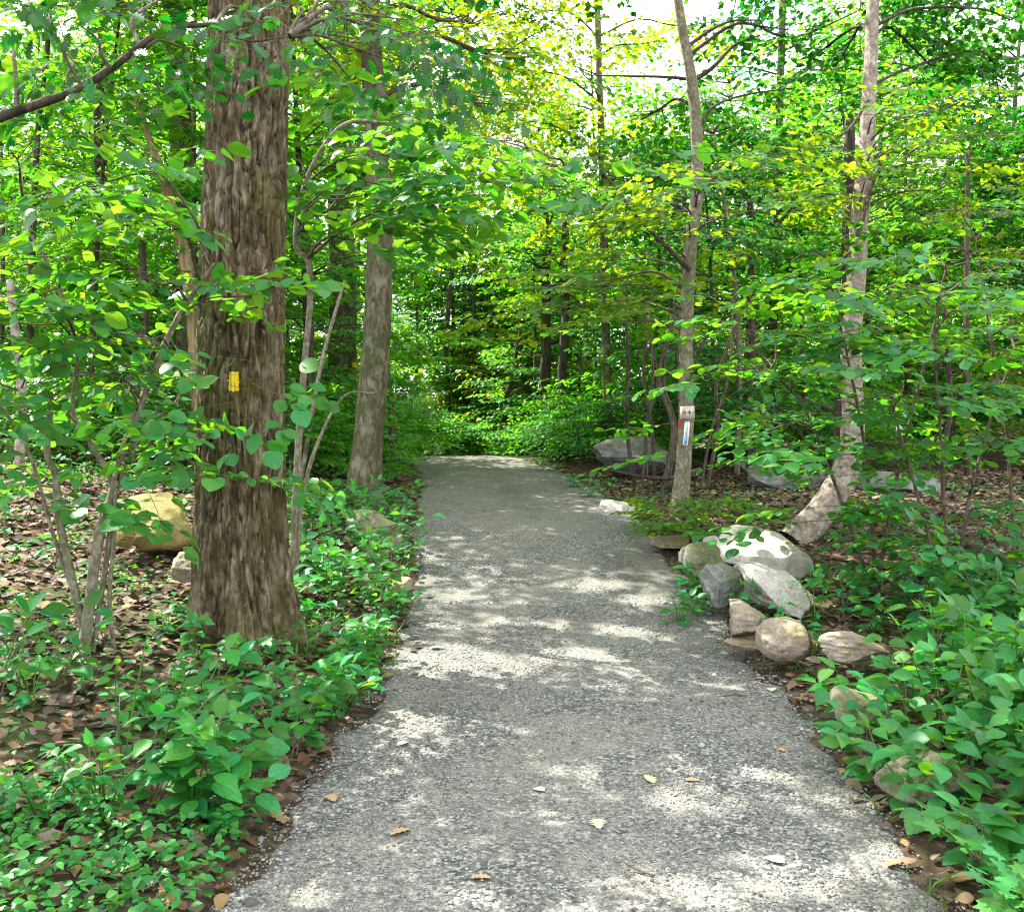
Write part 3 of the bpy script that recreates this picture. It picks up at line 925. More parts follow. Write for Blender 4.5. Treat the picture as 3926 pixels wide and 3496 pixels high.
plant(sg, b, [ps[40:]], [at(x, y, dd) for (x, y), dd in zip(yell, [9.6, 9.8, 9.4, 9.4, 9.3, 10.6, 10.9, 11, 10, 10.4, 9.6, 9.5, 10.2, 9.8])], 'maple', 'leaf_maple', 'fine', 31, n_spray=5, spread=.36, budget=0, flat=.18, branch_r=.01, twigmat='bark_twig', jitter=.22)
crown(sg, b, [cl(760, 20, 10, 60, 45, 14), cl(640, -60, 10, 90, 50, 22), cl(760, -70, 10.5, 110, 50, 24), cl(860, 10, 10.5, 70, 40, 14), cl(720, 130, 11, 70, 28, 12), cl(640, 120, 11.5, 50, 22, 8), cl(610, 175, 11.5, 60, 30, 10),
              cl(560, 220, 12, 50, 30, 8), cl(560, -60, 10, 80, 40, 14)], 32, 'far', 'leaf_deep', 'fine', limbs=ps[70:], limb_r=.022, per=1.2)
crown(sg, b, [(.2, 9.0, 7.6, 1.8, 1.6, .7, 34), (1.6, 11.4, 8.0, 1.8, 1.6, .7, 40), (-.4, 12.6, 8.4, 1.8, 1.6, .7, 36), (3.0, 10.0, 7.8, 1.8, 1.6, .7, 34), (2.6, 13.4, 8.4, 1.8, 1.6, .7, 34)], 33, 'far', 'leaf_deep', 'far', limbs=ps[120:], limb_r=.04, name='shade_crown')  # unseen clumps added overhead to shade the ground right of the path
# paint mark on the bark
kz = [i for i in range(len(ps)) if 415 < proj(ps[i])[1] < 428]
V_, Q_, _ = tube(ps[kz[0] - 1:kz[-1] + 1], np.array(rsg[kz[0] - 1:kz[-1] + 1]) + .0075, 48, cap=False)
pc = ps[kz].mean(0)
sel = [f for f in Q_ if (V_[f].mean(0)[0] < pc[0] - .05 and V_[f].mean(0)[1] < pc[1] - .01)]
if sel:
    un, inv = np.unique(np.array(sel), return_inverse=True)
    link('paint_mark', np_mesh('paint_mark', V_[un] - b, [inv.reshape(-1, 4)], [M['red']]), sg)

# ---- leaning tree
P = stem_from_px([(792, 552, 9.3), (822, 510, 9.4), (846, 468, 9.5), (853, 425, 9.6), (851, 350, 9.6), (856, 280, 9.6), (860, 215, 9.6), (866, 150, 9.6), (870, 80, 9.6), (873, 0, 9.6), (878, -150, 9.6)], 9.3)
b = P[0].copy()
ln = thing('leaning_tree', b, 'pale trunk leaning out over the boulders and then growing straight up', 'tree')
_, pl, _ = trunk_obj('trunk', ln, b, P, [.16, .135, .125, .105, .095, .09, .085, .075, .065, .055, .035], 36, 150, M['bark_pale'],
                  lambda a_, p_, r_: .007 * vnoise(np.cos(a_)[None] * 4 + 9, np.sin(a_)[None] * 4 + 9, p_[:, 2:3] * 3, 8))
for pts, r in (([(858, 235), (868, 200), (880, 165), (905, 130), (940, 105)], .022), ([(853, 250), (835, 262), (812, 250), (790, 262)], .015), ([(868, 100), (850, 128), (830, 140), (808, 143)], .018)):
    G = Geo(); q = spline([at(x, y, 9.5) for x, y in pts], 16); G.tube(q, np.linspace(r, .006, 16), 7); G.build('branch', M['bark_twig'], ln, b)
tg = [(875, 175), (905, 135), (940, 110), (890, 105), (930, 160), (960, 140), (910, 185), (850, 150), (980, 190), (835, 185), (880, 215), (940, 215), (1000, 160), (800, 150)]
plant(ln, b, [pl[70:]], [at(x, y, 8.6 + .1 * i) for i, (x, y) in enumerate(tg)], 'ovate', 'leaf_maple', 'mid', 41, n_spray=4, spread=.36, budget=0, flat=.3, twigmat='bark_twig')
crown(ln, b, [cl(930, 60, 11, 60, 35, 12), cl(1000, 100, 11, 60, 50, 16), cl(880, -50, 10, 100, 45, 22), cl(990, -30, 10, 90, 50, 22), cl(820, 70, 11.5, 60, 35, 9), cl(1010, 20, 10, 50, 40, 12), cl(780, 225, 12, 60, 30, 12), cl(840, 60, 11, 30, 30, 6)], 42, 'far', 'leaf_deep', 'fine', limbs=pl[80:], limb_r=.02, per=1.2)

# ---- dark bough from an oak whose trunk stands out of the frame
d = 4.2
ob = np.array([-3.6, 4.4, float(ground(-3.6, 4.4)) - .05])
ok2 = thing('bough_oak', ob, 'dark bare bough with hanging lobed leaves reaching across the top corner', 'tree')
P = np.array([ob, ob + [.05, 0, 1.4], ob + [.0, .05, 3], ob + [-.1, .1, 6]])
trunk_obj('trunk', ok2, ob, P, [.16, .14, .125, .08], 24, 40, M['bark_dark'])
bough = spline([ob + [.05, 0, 1.7], at(-90, 152, d), at(0, 117, d), at(75, 90, d), at(125, 58, d), at(160, 32, d), at(200, 25, d), at(222, 30, d), at(250, 41, d), at(290, 36, d)], 50)
G = Geo(); G.tube(bough, np.interp(np.linspace(0, 1, 50), [0, .25, .6, .75, 1], [.034, .02, .012, .007, .003]), 10); G.build('bough', M['bark_dark'], ok2, ob)
tg = [(30, 15), (75, 22), (110, 40), (150, 12), (190, 50), (60, 48), (330, 18), (365, 40), (395, 62), (300, 10), (425, 55), (350, 78), (275, 8), (10, 40), (120, 5), (410, 20), (370, 5)]
plant(ok2, ob, [bough[12:]], [at(x, y, 4.0 + .07 * i) for i, (x, y) in enumerate(tg)], 'oak', 'leaf_oak', 'big', 51, n_spray=2, spread=.14, budget=260, flat=.6, tilt=.5, jitter=.6, scale=(.6, .85), sink=.6, branch_parts=False)

# ---- multi-stemmed sapling by the big trunk
d = 5.5
sap_def = [([(83, 655), (90, 605), (101, 540), (112, 495), (128, 440), (150, 380), (170, 330), (190, 298), (215, 262)], [.034, .031, .029, .027, .023, .02, .018, .015, .006]),
           ([(88, 640), (112, 500), (96, 452), (75, 412), (77, 350), (56, 280), (32, 228), (20, 165)], [.014, .017, .015, .013, .012, .011, .009, .005]),
           ([(84, 648), (76, 592), (62, 522), (55, 475), (47, 452), (50, 411)], [.028, .024, .022, .02, .019, .017]),
           ([(104, 645), (108, 600), (114, 540), (118, 490), (122, 450)], [.014, .013, .011, .009, .004]),
           ([(80, 640), (60, 545), (32, 452), (0, 404), (-30, 380)], [.012, .011, .010, .009, .006]),
           ([(128, 452), (150, 426), (176, 400), (182, 375)], [.013, .011, .008, .004])]
b = stem_from_px(sap_def[0][0], d)[0]
sp_ = thing('sapling_clump', b, 'several thin forked sapling stems with big rounded leaves next to the furrowed trunk', 'sapling')
stems = []
for i, (pts, rad) in enumerate(sap_def):
    q = stem_from_px(pts, d, ground_start=(i < 5))
    q[1:-1] += rs(60 + i).normal(0, .012, (len(q) - 2, 3)) * [0, 1.5, 0]
    if 0 < i < 5: q[0] = b + [(pts[0][0] - 83) * d / F, .05 * i, 0]
    stems.append(add_stem(sp_, b, q, rad, 'bark_sap', 'stem', 10, 44, .07, i))
tg = [(40, 200), (100, 185), (150, 235), (30, 260), (85, 250), (130, 270), (170, 290), (60, 310), (110, 330), (20, 350), (150, 345), (180, 320), (70, 375), (125, 390), (20, 410), (165, 425), (95, 425), (200, 470), (222, 440),
      (165, 480), (130, 470), (225, 300), (250, 296), (10, 150), (60, 150), (120, 140), (15, 310), (10, 470)]
plant(sp_, b, [s[14:] for s in stems], [at(x, y, 5.2 + .5 * math.sin(i * 2.4)) if x < 188 else np.append(at(x, y, 5.4), .3) for i, (x, y) in enumerate(tg)], 'round', 'leaf_round', 'big', 61, n_spray=4, spread=.2, budget=300, flat=.5, tilt=.3, jitter=.4, scale=(.68, 1.05), avoid=((238, 380, 42), (250, 360, 40), (262, 180, 42), (250, 560, 40), (245, 250, 30), (85, 600, 36), (98, 545, 26), (66, 530, 20)), branch_r=.006, twig_r=.002)

# ---- shrub behind the big trunk whose leafy arm reaches over the path
d = 7.3
P = stem_from_px([(292, 600), (297, 470), (303, 380), (310, 300), (308, 262), (296, 245), (300, 200), (318, 155), (345, 124), (380, 122), (420, 128), (470, 135), (520, 146), (565, 168)], d)
b = P[0].copy()
wz = thing('witch_hazel', b, 'tall shrub behind the furrowed trunk with broad leaves arching toward the path', 'shrub')
q1 = add_stem(wz, b, P, [.03, .027, .025, .022, .02, .02, .018, .017, .016, .014, .012, .009, .007, .003], 'bark_sap', 'stem', 9, 80, .05, 3)
q2 = add_stem(wz, b, stem_from_px([(294, 602), (306, 480), (340, 400), (375, 392), (330, 330), (310, 280)][:4], d), [.02, .016, .008, .004], 'bark_sap', 'stem', 8, 40, .05, 4)
tg = [(330, 112), (365, 105), (400, 112), (435, 118), (470, 125), (500, 140), (535, 150), (560, 170), (350, 150), (390, 155), (425, 165), (460, 170), (500, 180), (540, 200), (320, 180), (350, 195), (390, 190), (300, 160), (330, 215), (375, 215), (420, 200), (310, 240), (450, 205)]
plant(wz, b, [q1[25:]], [at(x, y, 7.0 + .25 * math.sin(i * 1.9)) for i, (x, y) in enumerate(tg)], 'round', 'leaf_round', 'big', 71, n_spray=3, spread=.2, budget=300, flat=.35, tilt=.25, jitter=.35, scale=(.85, 1.3), twig_r=.002)

# ---- broad-leaved shrubs on the right
SHR = [((872, 612, 7.4), [[(872, 612), (872, 520), (862, 430), (846, 350), (835, 290)], [(872, 612), (885, 540), (905, 440), (925, 360), (940, 300)], [(872, 612), (862, 560), (830, 470), (800, 400), (770, 370)]],
        [(735, 372), (765, 362), (800, 375), (830, 350), (780, 290), (815, 275), (850, 285), (845, 330), (880, 330), (790, 330), (760, 415), (800, 425), (840, 400), (875, 395), (770, 450), (885, 460), (880, 520), (745, 440), (725, 330), (875, 290), (905, 500)],
        'tall shrub with layered round leaves in front of the leaning trunk'),
       ((948, 622, 6.9), [[(948, 622), (946, 540), (940, 430), (935, 330), (945, 270)], [(948, 622), (965, 520), (990, 420), (1015, 350)], [(948, 622), (930, 540), (905, 450), (890, 400)]],
        [(900, 300), (935, 290), (970, 310), (1000, 330), (915, 345), (955, 355), (990, 380), (1015, 390), (900, 395), (940, 400), (970, 430), (1010, 440), (905, 445), (945, 460), (985, 480), (1015, 500), (920, 510), (960, 520), (1000, 545), (935, 555), (980, 560), (900, 545), (1005, 280), (960, 260)],
        'dense dark green shrub of round leaves at the right edge'),
       ((1015, 600, 8.2), [[(1015, 600), (1012, 500), (1000, 400), (985, 300), (975, 240)], [(1015, 600), (1030, 480), (1045, 380), (1040, 300)]],
        [(985, 290), (1015, 260), (1000, 340), (1030, 330), (975, 250), (1010, 210), (990, 430), (1020, 440), (960, 210)],
        'tall leafy shrub standing behind the dense dark green one')]
for si, ((bx, by, d), st, tg, lab) in enumerate(SHR):
    sts = [stem_from_px(q, d) for q in st]
    b = sts[0][0].copy()
    for q in sts: q[0] = b + rs(si).normal(0, .02, 3) * [1, 1, 0]
    rt = thing('hazel_shrub', b, lab, 'shrub')
    qs = [add_stem(rt, b, q, [.018, .015, .012, .009, .004], 'bark_twig', 'stem', 8, 40, .05, i) for i, q in enumerate(sts)]
    plant(rt, b, [q[10:] for q in qs], [at(x, y, d + .35 * math.sin(i * 2.1 + si)) for i, (x, y) in enumerate(tg)], 'round', 'leaf_round', 'big', 81 + si, avoid=((800, 540, 20), (815, 515, 20), (830, 492, 19), (845, 465, 16), (853, 380, 11), (852, 355, 10)), n_spray=4, spread=.26, budget=300, flat=.22, tilt=.16, jitter=.22, scale=(.6, .95), twig_r=.002)

# ---- small bright shrub at the foot of the sign tree
b = at(680, 535, 9.3); b[2] = float(ground(b[0], b[1]))
rt = thing('sunlit_shrub', b, 'small sunlit bright green shrub at the foot of the sign tree', 'shrub')
q = add_stem(rt, b, np.array([b, b + [.03, 0, .2], b + [.1, -.05, .4]]), [.008, .006, .003], 'bark_twig', 'stem', 6, 12, .03)
plant(rt, b, [q], [at(x, y, 9.2) for x, y in ((655, 508), (675, 498), (700, 500), (720, 510), (690, 515), (668, 520), (710, 522))], 'round', 'leaf_maple', 'mid', 91, n_spray=3, spread=.13, budget=60, flat=.3, minpx=7, scale=(.7, 1.0))

# ---- other trunks one can tell apart
def bg_trunk(name, lab, cat, pts, d, wpx, mat, k=14, taper=.75, group=None, crown_cl=None, cmat='leaf_mid', seed=0, branches=3):
    P = stem_from_px(pts, d, ground_start=True)
    b = P[0].copy()
    rt = thing(name, b, lab, cat, group)
    r0 = wpx * d / F / 2
    n = 60
    _, pp, _ = trunk_obj('trunk', rt, b, P, list(np.linspace(r0 * 1.15, r0 * taper, 6)), k, n, M[mat], lambda a_, p_, r_: r_[:, None] * .1 * vnoise(np.cos(a_)[None] * 3 + 5, np.sin(a_)[None] * 3 + 5, p_[:, 2:3] * 4, seed))
    g = rs(seed + 900)
    for i in range(branches):
        s = pp[g.randint(20, 55)]
        a = g.uniform(0, 6.28); l = g.uniform(.5, 1.4)
        e = s + np.array([math.cos(a) * l, math.sin(a) * l, g.uniform(-.05, .5) * l])
        G = Geo(); G.tube(spline([s, (s + e) / 2 + g.normal(0, .06, 3), e], 8), np.linspace(max(r0 * .25, .007), .004, 8), 5); G.build('branch', M['bark_dark'], rt, b)
    if crown_cl: crown(rt, b, crown_cl, seed + 300, 'far', cmat, 'far', limbs=pp[20:], limb_r=max(r0 * .3, .012), shafted=True)
    return rt, b, pp
rt, b, pp = bg_trunk('blazed_tree', 'broad grey trunk with a small yellow blaze, half hidden behind the mottled trunk', 'tree', [(342, 452), (342, 400), (343, 330), (341, 200), (340, 60), (338, -100)], 18, 27, 'bark_grey', 24,
                     crown_cl=[cl(330, 60, 18, 60, 40, 20), cl(360, -20, 18, 80, 50, 30), cl(440, 30, 18, 60, 45, 20), cl(300, 120, 18, 40, 30, 10), (-4.4, 18.5, 8.8, 2.2, 1.8, .8, 50), (-5.6, 20.5, 9.2, 2.0, 1.6, .8, 30)], seed=1)
G = Geo(); G.add(np.array([at(352.2, 362, 17.69), at(357.2, 362, 17.7), at(357.2, 371, 17.7), at(352.2, 371, 17.69), at(352.2, 362, 17.71), at(357.2, 362, 17.72), at(357.2, 371, 17.72), at(352.2, 371, 17.71)]), [(0, 3, 2, 1), (4, 5, 6, 7), (0, 1, 5, 4), (1, 2, 6, 5), (2, 3, 7, 6), (3, 0, 4, 7)])
G.build('paint_blaze', M['yellow'], rt, b)
bg_trunk('tall_tree', 'grey scaly trunk rising close beside the furrowed trunk, deep in the wood', 'tree', [(196, 470), (191, 380), (186, 250), (180, 120), (172, 0), (166, -120)], 14, 23, 'bark_grey', 24,
         crown_cl=[cl(20, 5, 14, 50, 30, 12), cl(190, -40, 14, 110, 40, 26), cl(230, 90, 15, 40, 40, 7), cl(280, 20, 15, 40, 50, 12)], seed=2)
bg_trunk('tall_tree', 'dark bending trunk seen against bright sky under the bough', 'tree', [(112, 440), (106, 300), (102, 190), (99, 120), (103, 60), (100, -60)], 16, 12, 'bark_dark', crown_cl=[cl(120, 20, 16, 30, 18, 4), cl(120, -50, 16, 90, 30, 18), cl(15, 80, 16, 30, 30, 5)], seed=3)
bg_trunk('tall_tree', 'thin dark trunk near the upper corner with a sunlit top', 'tree', [(28, 430), (32, 260), (38, 130), (48, 40), (52, -60)], 13, 6, 'bark_dark', seed=4)
bg_trunk('tall_tree', 'slim grey trunk holding the bright crown over the bend', 'tree', [(610, 450), (606, 350), (604, 220), (600, 100), (596, -40)], 17, 8, 'bark_grey',
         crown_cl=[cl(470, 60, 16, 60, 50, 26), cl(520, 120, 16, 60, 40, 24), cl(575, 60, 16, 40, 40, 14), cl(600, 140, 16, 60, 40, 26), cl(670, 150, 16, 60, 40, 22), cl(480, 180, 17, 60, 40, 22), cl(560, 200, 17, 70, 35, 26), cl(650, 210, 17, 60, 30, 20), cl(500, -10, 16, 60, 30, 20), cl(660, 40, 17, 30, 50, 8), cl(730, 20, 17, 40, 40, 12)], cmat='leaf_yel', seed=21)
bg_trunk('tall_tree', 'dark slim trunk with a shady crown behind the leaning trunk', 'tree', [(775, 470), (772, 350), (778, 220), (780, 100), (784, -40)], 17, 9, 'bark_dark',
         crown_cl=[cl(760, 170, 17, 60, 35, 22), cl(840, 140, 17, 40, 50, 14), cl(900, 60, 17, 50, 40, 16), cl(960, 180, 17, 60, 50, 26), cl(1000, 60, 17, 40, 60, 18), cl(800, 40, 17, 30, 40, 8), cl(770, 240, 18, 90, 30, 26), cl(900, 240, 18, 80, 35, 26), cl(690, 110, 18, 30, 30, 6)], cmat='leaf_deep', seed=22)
bg_trunk('dead_snag', 'broken leaning dead stem of ochre wood pointing at the sky', 'snag', [(205, 450), (190, 290), (170, 200), (150, 140), (133, 90)], 12, 14, 'dead', taper=.3, seed=5, branches=0)
bg_trunk('dark_tree', 'stout dark trunk of the pair behind the bend, the wider one', 'tree', [(545, 440), (545, 400), (546, 340), (546, 290), (548, 230)], 20, 11, 'bark_dark', crown_cl=[cl(560, 200, 20, 60, 30, 14), cl(500, 250, 20, 60, 30, 14), cl(620, 270, 20, 50, 30, 12), cl(540, 90, 20, 70, 40, 20)], seed=6, branches=8)
bg_trunk('dark_tree', 'dark trunk of the pair behind the bend, the slimmer one with a swollen foot', 'tree', [(565, 442), (563, 420), (562, 380), (566, 310), (564, 270), (566, 220)], 19, 9.5, 'bark_dark', seed=7, branches=8)
bg_trunk('thin_tree', 'thin black trunk standing alone just beyond the crest of the path', 'tree', [(447, 440), (448, 400), (446, 350), (450, 290), (456, 250), (470, 210)], 23.5, 5, 'bark_dark', seed=8, branches=6)
bg_trunk('thin_tree', 'thin leaning stem right behind the mottled trunk', 'tree', [(394, 450), (391, 410), (385, 350), (380, 300)], 15, 6, 'bark_grey', seed=9)
bg_trunk('thin_tree', 'forked thin stem standing between the black trunk and the dark pair', 'tree', [(500, 442), (506, 400), (512, 380), (518, 340)], 21, 5, 'bark_dark', seed=10, branches=5)
bg_trunk('thin_tree', 'thin grey stem close by the dark pair of trunks', 'tree', [(524, 442), (522, 410), (519, 380), (520, 330)], 22, 5, 'bark_grey', seed=11)
bg_trunk('dark_tree', 'short dark trunk between the sign tree and the leaning trunk', 'tree', [(750, 482), (752, 440), (748, 410), (752, 350), (750, 200)], 14, 8, 'bark_dark', seed=12, branches=6)
bg_trunk('thin_tree', 'thin dark stem rising just past the short dark trunk', 'tree', [(808, 470), (806, 430), (804, 380), (800, 250)], 15, 6, 'bark_dark', seed=13, branches=5)
bg_trunk('thin_tree', 'slim brown stem among the shrubs near the right edge', 'tree', [(968, 500), (968, 420), (966, 330), (968, 150)], 14, 6, 'bark_dark', seed=14, branches=4)
bg_trunk('thin_tree', 'curving slim stem in the far corner of the shrubs', 'tree', [(935, 480), (945, 440), (950, 400), (944, 300)], 13, 6, 'bark_dark', seed=15, branches=4)
bg_trunk('dark_tree', 'dark trunk half hidden behind the leaning pale trunk', 'tree', [(838, 478), (840, 440), (842, 400), (846, 300), (850, 120)], 12.5, 14, 'bark_dark', seed=16, branches=4)
bg_trunk('thin_tree', 'pair of slim stems behind the arching shrub, the darker one', 'tree', [(305, 460), (309, 400), (311, 330), (307, 270)], 13, 5, 'bark_dark', seed=17)
bg_trunk('thin_tree', 'pale thin stem leaning behind the arching shrub', 'tree', [(300, 450), (318, 380), (330, 330), (345, 280)], 12, 4, 'bark_pale', seed=18)
bg_trunk('thin_tree', 'slim dark trunk behind the sapling leaves at the left edge', 'tree', [(18, 470), (22, 400), (15, 330), (10, 280)], 10, 9, 'bark_pale', seed=19)
bg_trunk('thin_tree', 'dark trunk close behind the upright sapling stem', 'tree', [(140, 460), (138, 400), (145, 330), (142, 240)], 12, 9, 'bark_dark', seed=20)
g = rs(501)
for i, px in enumerate((636, 642, 648, 655, 660, 666, 671, 700, 706)):
    top = px + (px - 650) * .7 + g.normal(0, 6)
    bg_trunk('thicket_stem', f'thin brown stem in the thicket behind the sign tree, {ordinal(i)} from its open side', 'sapling', [(px, 478 + g.uniform(-8, 6)), ((px * 2 + top) / 3 + g.normal(0, 4), 430), ((px + top) / 2 + g.normal(0, 7), 375), (top, 290 + g.uniform(-20, 30))], 12.5 + g.uniform(-.8, .8), g.uniform(2.2, 4.2), 'bark_twig' if i % 3 else 'bark_dark', 7, group='thicket stems behind the sign tree', seed=30 + i, branches=2)
# a broken stem leaning across behind the rocks
G = Geo(); b = at(584, 448, 17)
rt = thing('dead_limb', at(584, 440, 17), 'dark dead stem leaning diagonally over the far grey boulder', 'dead wood')
G.tube(spline([at(578, 440, 17), at(600, 424, 17.2), at(632, 404, 17.4)], 12), np.linspace(.055, .03, 12), 8); G.build('stem', M['bark_dark'], rt, at(584, 440, 17))

# ---- the pine
b = at(528, 440, 27); b[2] = float(ground(b[0], b[1]))
pine = thing('pine_tree', b, 'dark blue-green pine with drooping needled boughs behind the bend', 'tree')
Pp = np.array([b, b + [.05, 0, 3], b + [0, 0, 5], b + [.1, 0, 8]])
_, pp, _ = trunk_obj('trunk', pine, b, Pp, [.2, .17, .12, .05], 14, 40, M['bark_dark'])
g = rs(7)
NP, NT, NN_, NS = [], [], [], []
for i in range(46):
    z = g.uniform(1.4, 7.6); a = g.uniform(0, 6.28); l = (3.0 - .28 * z) * g.uniform(.7, 1.1)
    s = b + [0, 0, z]; e = s + np.array([math.cos(a) * l, math.sin(a) * l, -.1 * l + g.uniform(-.1, .2)])
    q = spline([s, (s + e) / 2 + [0, 0, .15], e], 8)
    G = Geo(); G.tube(q, np.linspace(.03, .006, 8), 5); G.build('branch', M['bark_dark'], pine, b)
    m = 170
    t = g.uniform(.25, 1, m)
    p = s + (e - s) * t[:, None] + g.normal(0, 1, (m, 3)) * np.array([.16, .16, .07]) * (.6 + t[:, None])
    NP.append(p); NT.append(nrm(e - s) + g.normal(0, .8, (m, 3)) + [0, 0, -.1]); NN_.append(g.normal(0, 1, (m, 3))); NS.append(g.uniform(.16, .28, m))
put_leaves(pine, b, np.vstack(NP), np.vstack(NT), np.vstack(NN_), np.concatenate(NS), 'narrow', 'needle', name='crown', stuff=False)

# ================================================================ THE WOOD BEHIND: young trees and tall trees, copied
def proto_tree(seed, H, r0, crown_lo, rad, shoots, mat, leafmat, spray='far'):
    g = rs(seed)
    bend = g.normal(0, .12, (5, 2)).cumsum(0)
    P = np.array([[bend[i][0] * i * .3, bend[i][1] * i * .3, H * i / 4] for i in range(5)])
    P[0][:2] = 0; P[0][2] = -.1
    pts = spline(P, 26)
    V, Qd, T = tube(pts, np.linspace(r0, r0 * .25, 26), 8)
    tm = np_mesh('trunk', V, [Qd, T], [M[mat]], smooth=True)
    G = Geo(); pos, dr = [], []
    nb = int(shoots / 7)
    for i in range(nb):
        t = g.uniform(crown_lo, 1)
        s = pts[min(25, int(t * 25))]; a = g.uniform(0, 6.28)
        l = rad * (1 - .55 * (t - crown_lo) / (1 - crown_lo)) * g.uniform(.55, 1.1)
        e = s + np.array([math.cos(a) * l, math.sin(a) * l, l * g.uniform(-.05, .35)])
        q = spline([s, (s + e) / 2 + [0, 0, .1 * l], e], 8)
        G.tube(q, np.linspace(r0 * .28, .006, 8), 4)
        for k in range(7):
            u = g.uniform(.35, 1.0)
            pos.append(s + (e - s) * u + g.normal(0, .22, 3) * [1, 1, .5]); an = a + g.normal(0, .7)
            dr.append((math.cos(an), math.sin(an), -.12))
    p, t, n_, s_, _ = sprays(g, np.array(pos), np.array(dr), spray, .22, .25)
    V, F_, uv = leaves_geo(p, t, n_, s_, 'far')
    cm_ = np_mesh('crown', V, [F_], [M[leafmat]], uv)
    bm_ = G
    V2 = np.vstack(G.V); f2 = [np.vstack(G.Q)] + ([np.vstack(G.T)] if G.T else [])
    lm = np_mesh('branches', V2, f2, [M['bark_twig']], smooth=True)
    return tm, cm_, lm
young = [proto_tree(200 + i, H, r0, .12, rad, n, mat, lm) for i, (H, r0, rad, n, mat, lm) in enumerate((
    (5.5, .04, 1.5, 190, 'bark_dark', 'leaf_mid'), (7.0, .05, 1.8, 240, 'bark_grey', 'leaf_mid'), (4.2, .03, 1.4, 170, 'bark_dark', 'leaf_yel'), (8.5, .06, 2.1, 280, 'bark_dark', 'leaf_mid'), (6.0, .05, 1.7, 210, 'bark_sap', 'leaf_deep')))]
tall = [proto_tree(220 + i, H, r0, lo, rad, n, mat, lm) for i, (H, r0, lo, rad, n, mat, lm) in enumerate((
    (17, .18, .38, 3.4, 430, 'bark_grey', 'leaf_deep'), (20, .2, .42, 3.8, 460, 'bark_dark', 'leaf_mid'), (15, .14, .35, 3.0, 380, 'bark_grey', 'leaf_mid')))]
bush = [proto_tree(240 + i, H, .018, .02, rad, n, 'bark_twig', lm, 'mid') for i, (H, rad, n, lm) in enumerate(((1.1, .8, 90, 'leaf_mid'), (1.6, .9, 110, 'leaf_lit'), (.8, .7, 80, 'leaf_lit')))]
def place_tree(pro, x, y, rot, sc, name, lab, cat, group):
    z = float(ground(x, y))
    rt = thing(name, (x, y, z), lab, cat, group)
    rt.rotation_euler = (0, 0, rot); rt.scale = (sc, sc, sc * 1.0)
    for nm, me in zip(('trunk', 'crown', 'branch'), pro):
        o = link(nm, me, rt)
        if nm == 'branch': o['kind'] = 'stuff'
    return rt
g = rs(321)
def clear_of_path(x, y, m): return abs(x - float(xc(y))) > HALF + m
spots = []
tries = 0
while len(spots) < 92 and tries < 6000:
    tries += 1
    y = 13.5 + 26 * g.uniform() ** .8
    x = g.uniform(-.62, .62) * y
    if not clear_of_path(x, y, 1.7 if y < 20 else 1.2): continue
    if 13 < y < 19 and abs(x) < 1.6: continue
    if y < 15 and -3.2 < x < -.5: continue
    if any((x - a) ** 2 + (y - b_) ** 2 < 2.2 for a, b_ in spots): continue
    spots.append((x, y))
spots += [(1.9, 19.8), (2.6, 17.6), (.6, 23.2), (-.9, 24.4), (-2.4, 25.6), (-4.0, 24.0), (3.3, 15.8), (1.6, 22.0), (-3.0, 14.6), (-4.3, 13.4), (-3.6, 17.2), (-5.6, 13.0), (-1.6, 27), (2.2, 25), (.4, 27)]
spots.sort(key=lambda s: s[0] / s[1])
for i, (x, y) in enumerate(spots):
    zone = 'climbing the bank' if x / y < -.22 else 'beyond the bend' if x / y < .09 else 'behind the boulders'
    k = g.randint(5)
    defer(place_tree(young[k], x, y, g.uniform(0, 6.28), g.uniform(.8, 1.2), 'young_tree', 'young tree', 'tree', 'young understory trees in the wood'), ('young green tree', 'tall young tree', 'short yellow-green young tree', 'tallest kind of young tree', 'dark green young tree')[k], x, y)
spots = []
tries = 0
while len(spots) < 24 and tries < 4000:
    tries += 1
    y = 25 + 28 * g.uniform(); x = g.uniform(-.66, .66) * y
    if not clear_of_path(x, y, 2.5) or any((x - a) ** 2 + (y - b_) ** 2 < 10 for a, b_ in spots): continue
    a = x / y
    if y < 40 and (-.0 < a < .2 and g.uniform() < .75): continue
    spots.append((x, y))
spots.sort(key=lambda s: s[0] / s[1])
for i, (x, y) in enumerate(spots):
    defer(place_tree(tall[g.randint(3)], x, y, g.uniform(0, 6.28), g.uniform(.85, 1.15), 'forest_tree', 'forest tree', 'tree', 'tall trees far in the wood'), 'tall forest tree far', x, y)
spots = []
tries = 0
while len(spots) < 64 and tries < 4000:
    tries += 1
    y = 10 + 16 * g.uniform(); x = g.uniform(-.56, .5) * y
    if not clear_of_path(x, y, .7) or any((x - a) ** 2 + (y - b_) ** 2 < .8 for a, b_ in spots): continue
    if x > 0 and y < 15: continue
    if x < 0 and y < 11 and x > -4.0: continue
    spots.append((x, y))
for x, y in ((-2.6, 20.6), (-1.8, 21.8), (-.9, 21.9), (.3, 21.4), (-3.4, 22.5), (-.2, 22.8), (.9, 19.5), (.9, 17.8), (1.2, 16.6), (1.3, 18.6), (-2.7, 18.9), (-2.4, 16.6), (-2.5, 14.5), (-2.0, 13.2)): spots.append((x, y))
spots.sort(key=lambda s: s[0] / s[1])
for i, (x, y) in enumerate(spots):
    defer(place_tree(bush[g.randint(3)], x, y, g.uniform(0, 6.28), g.uniform(.7, 1.15), 'low_shrub', 'low shrub', 'shrub', 'low shrubs under the trees'), 'low leafy shrub', x, y)
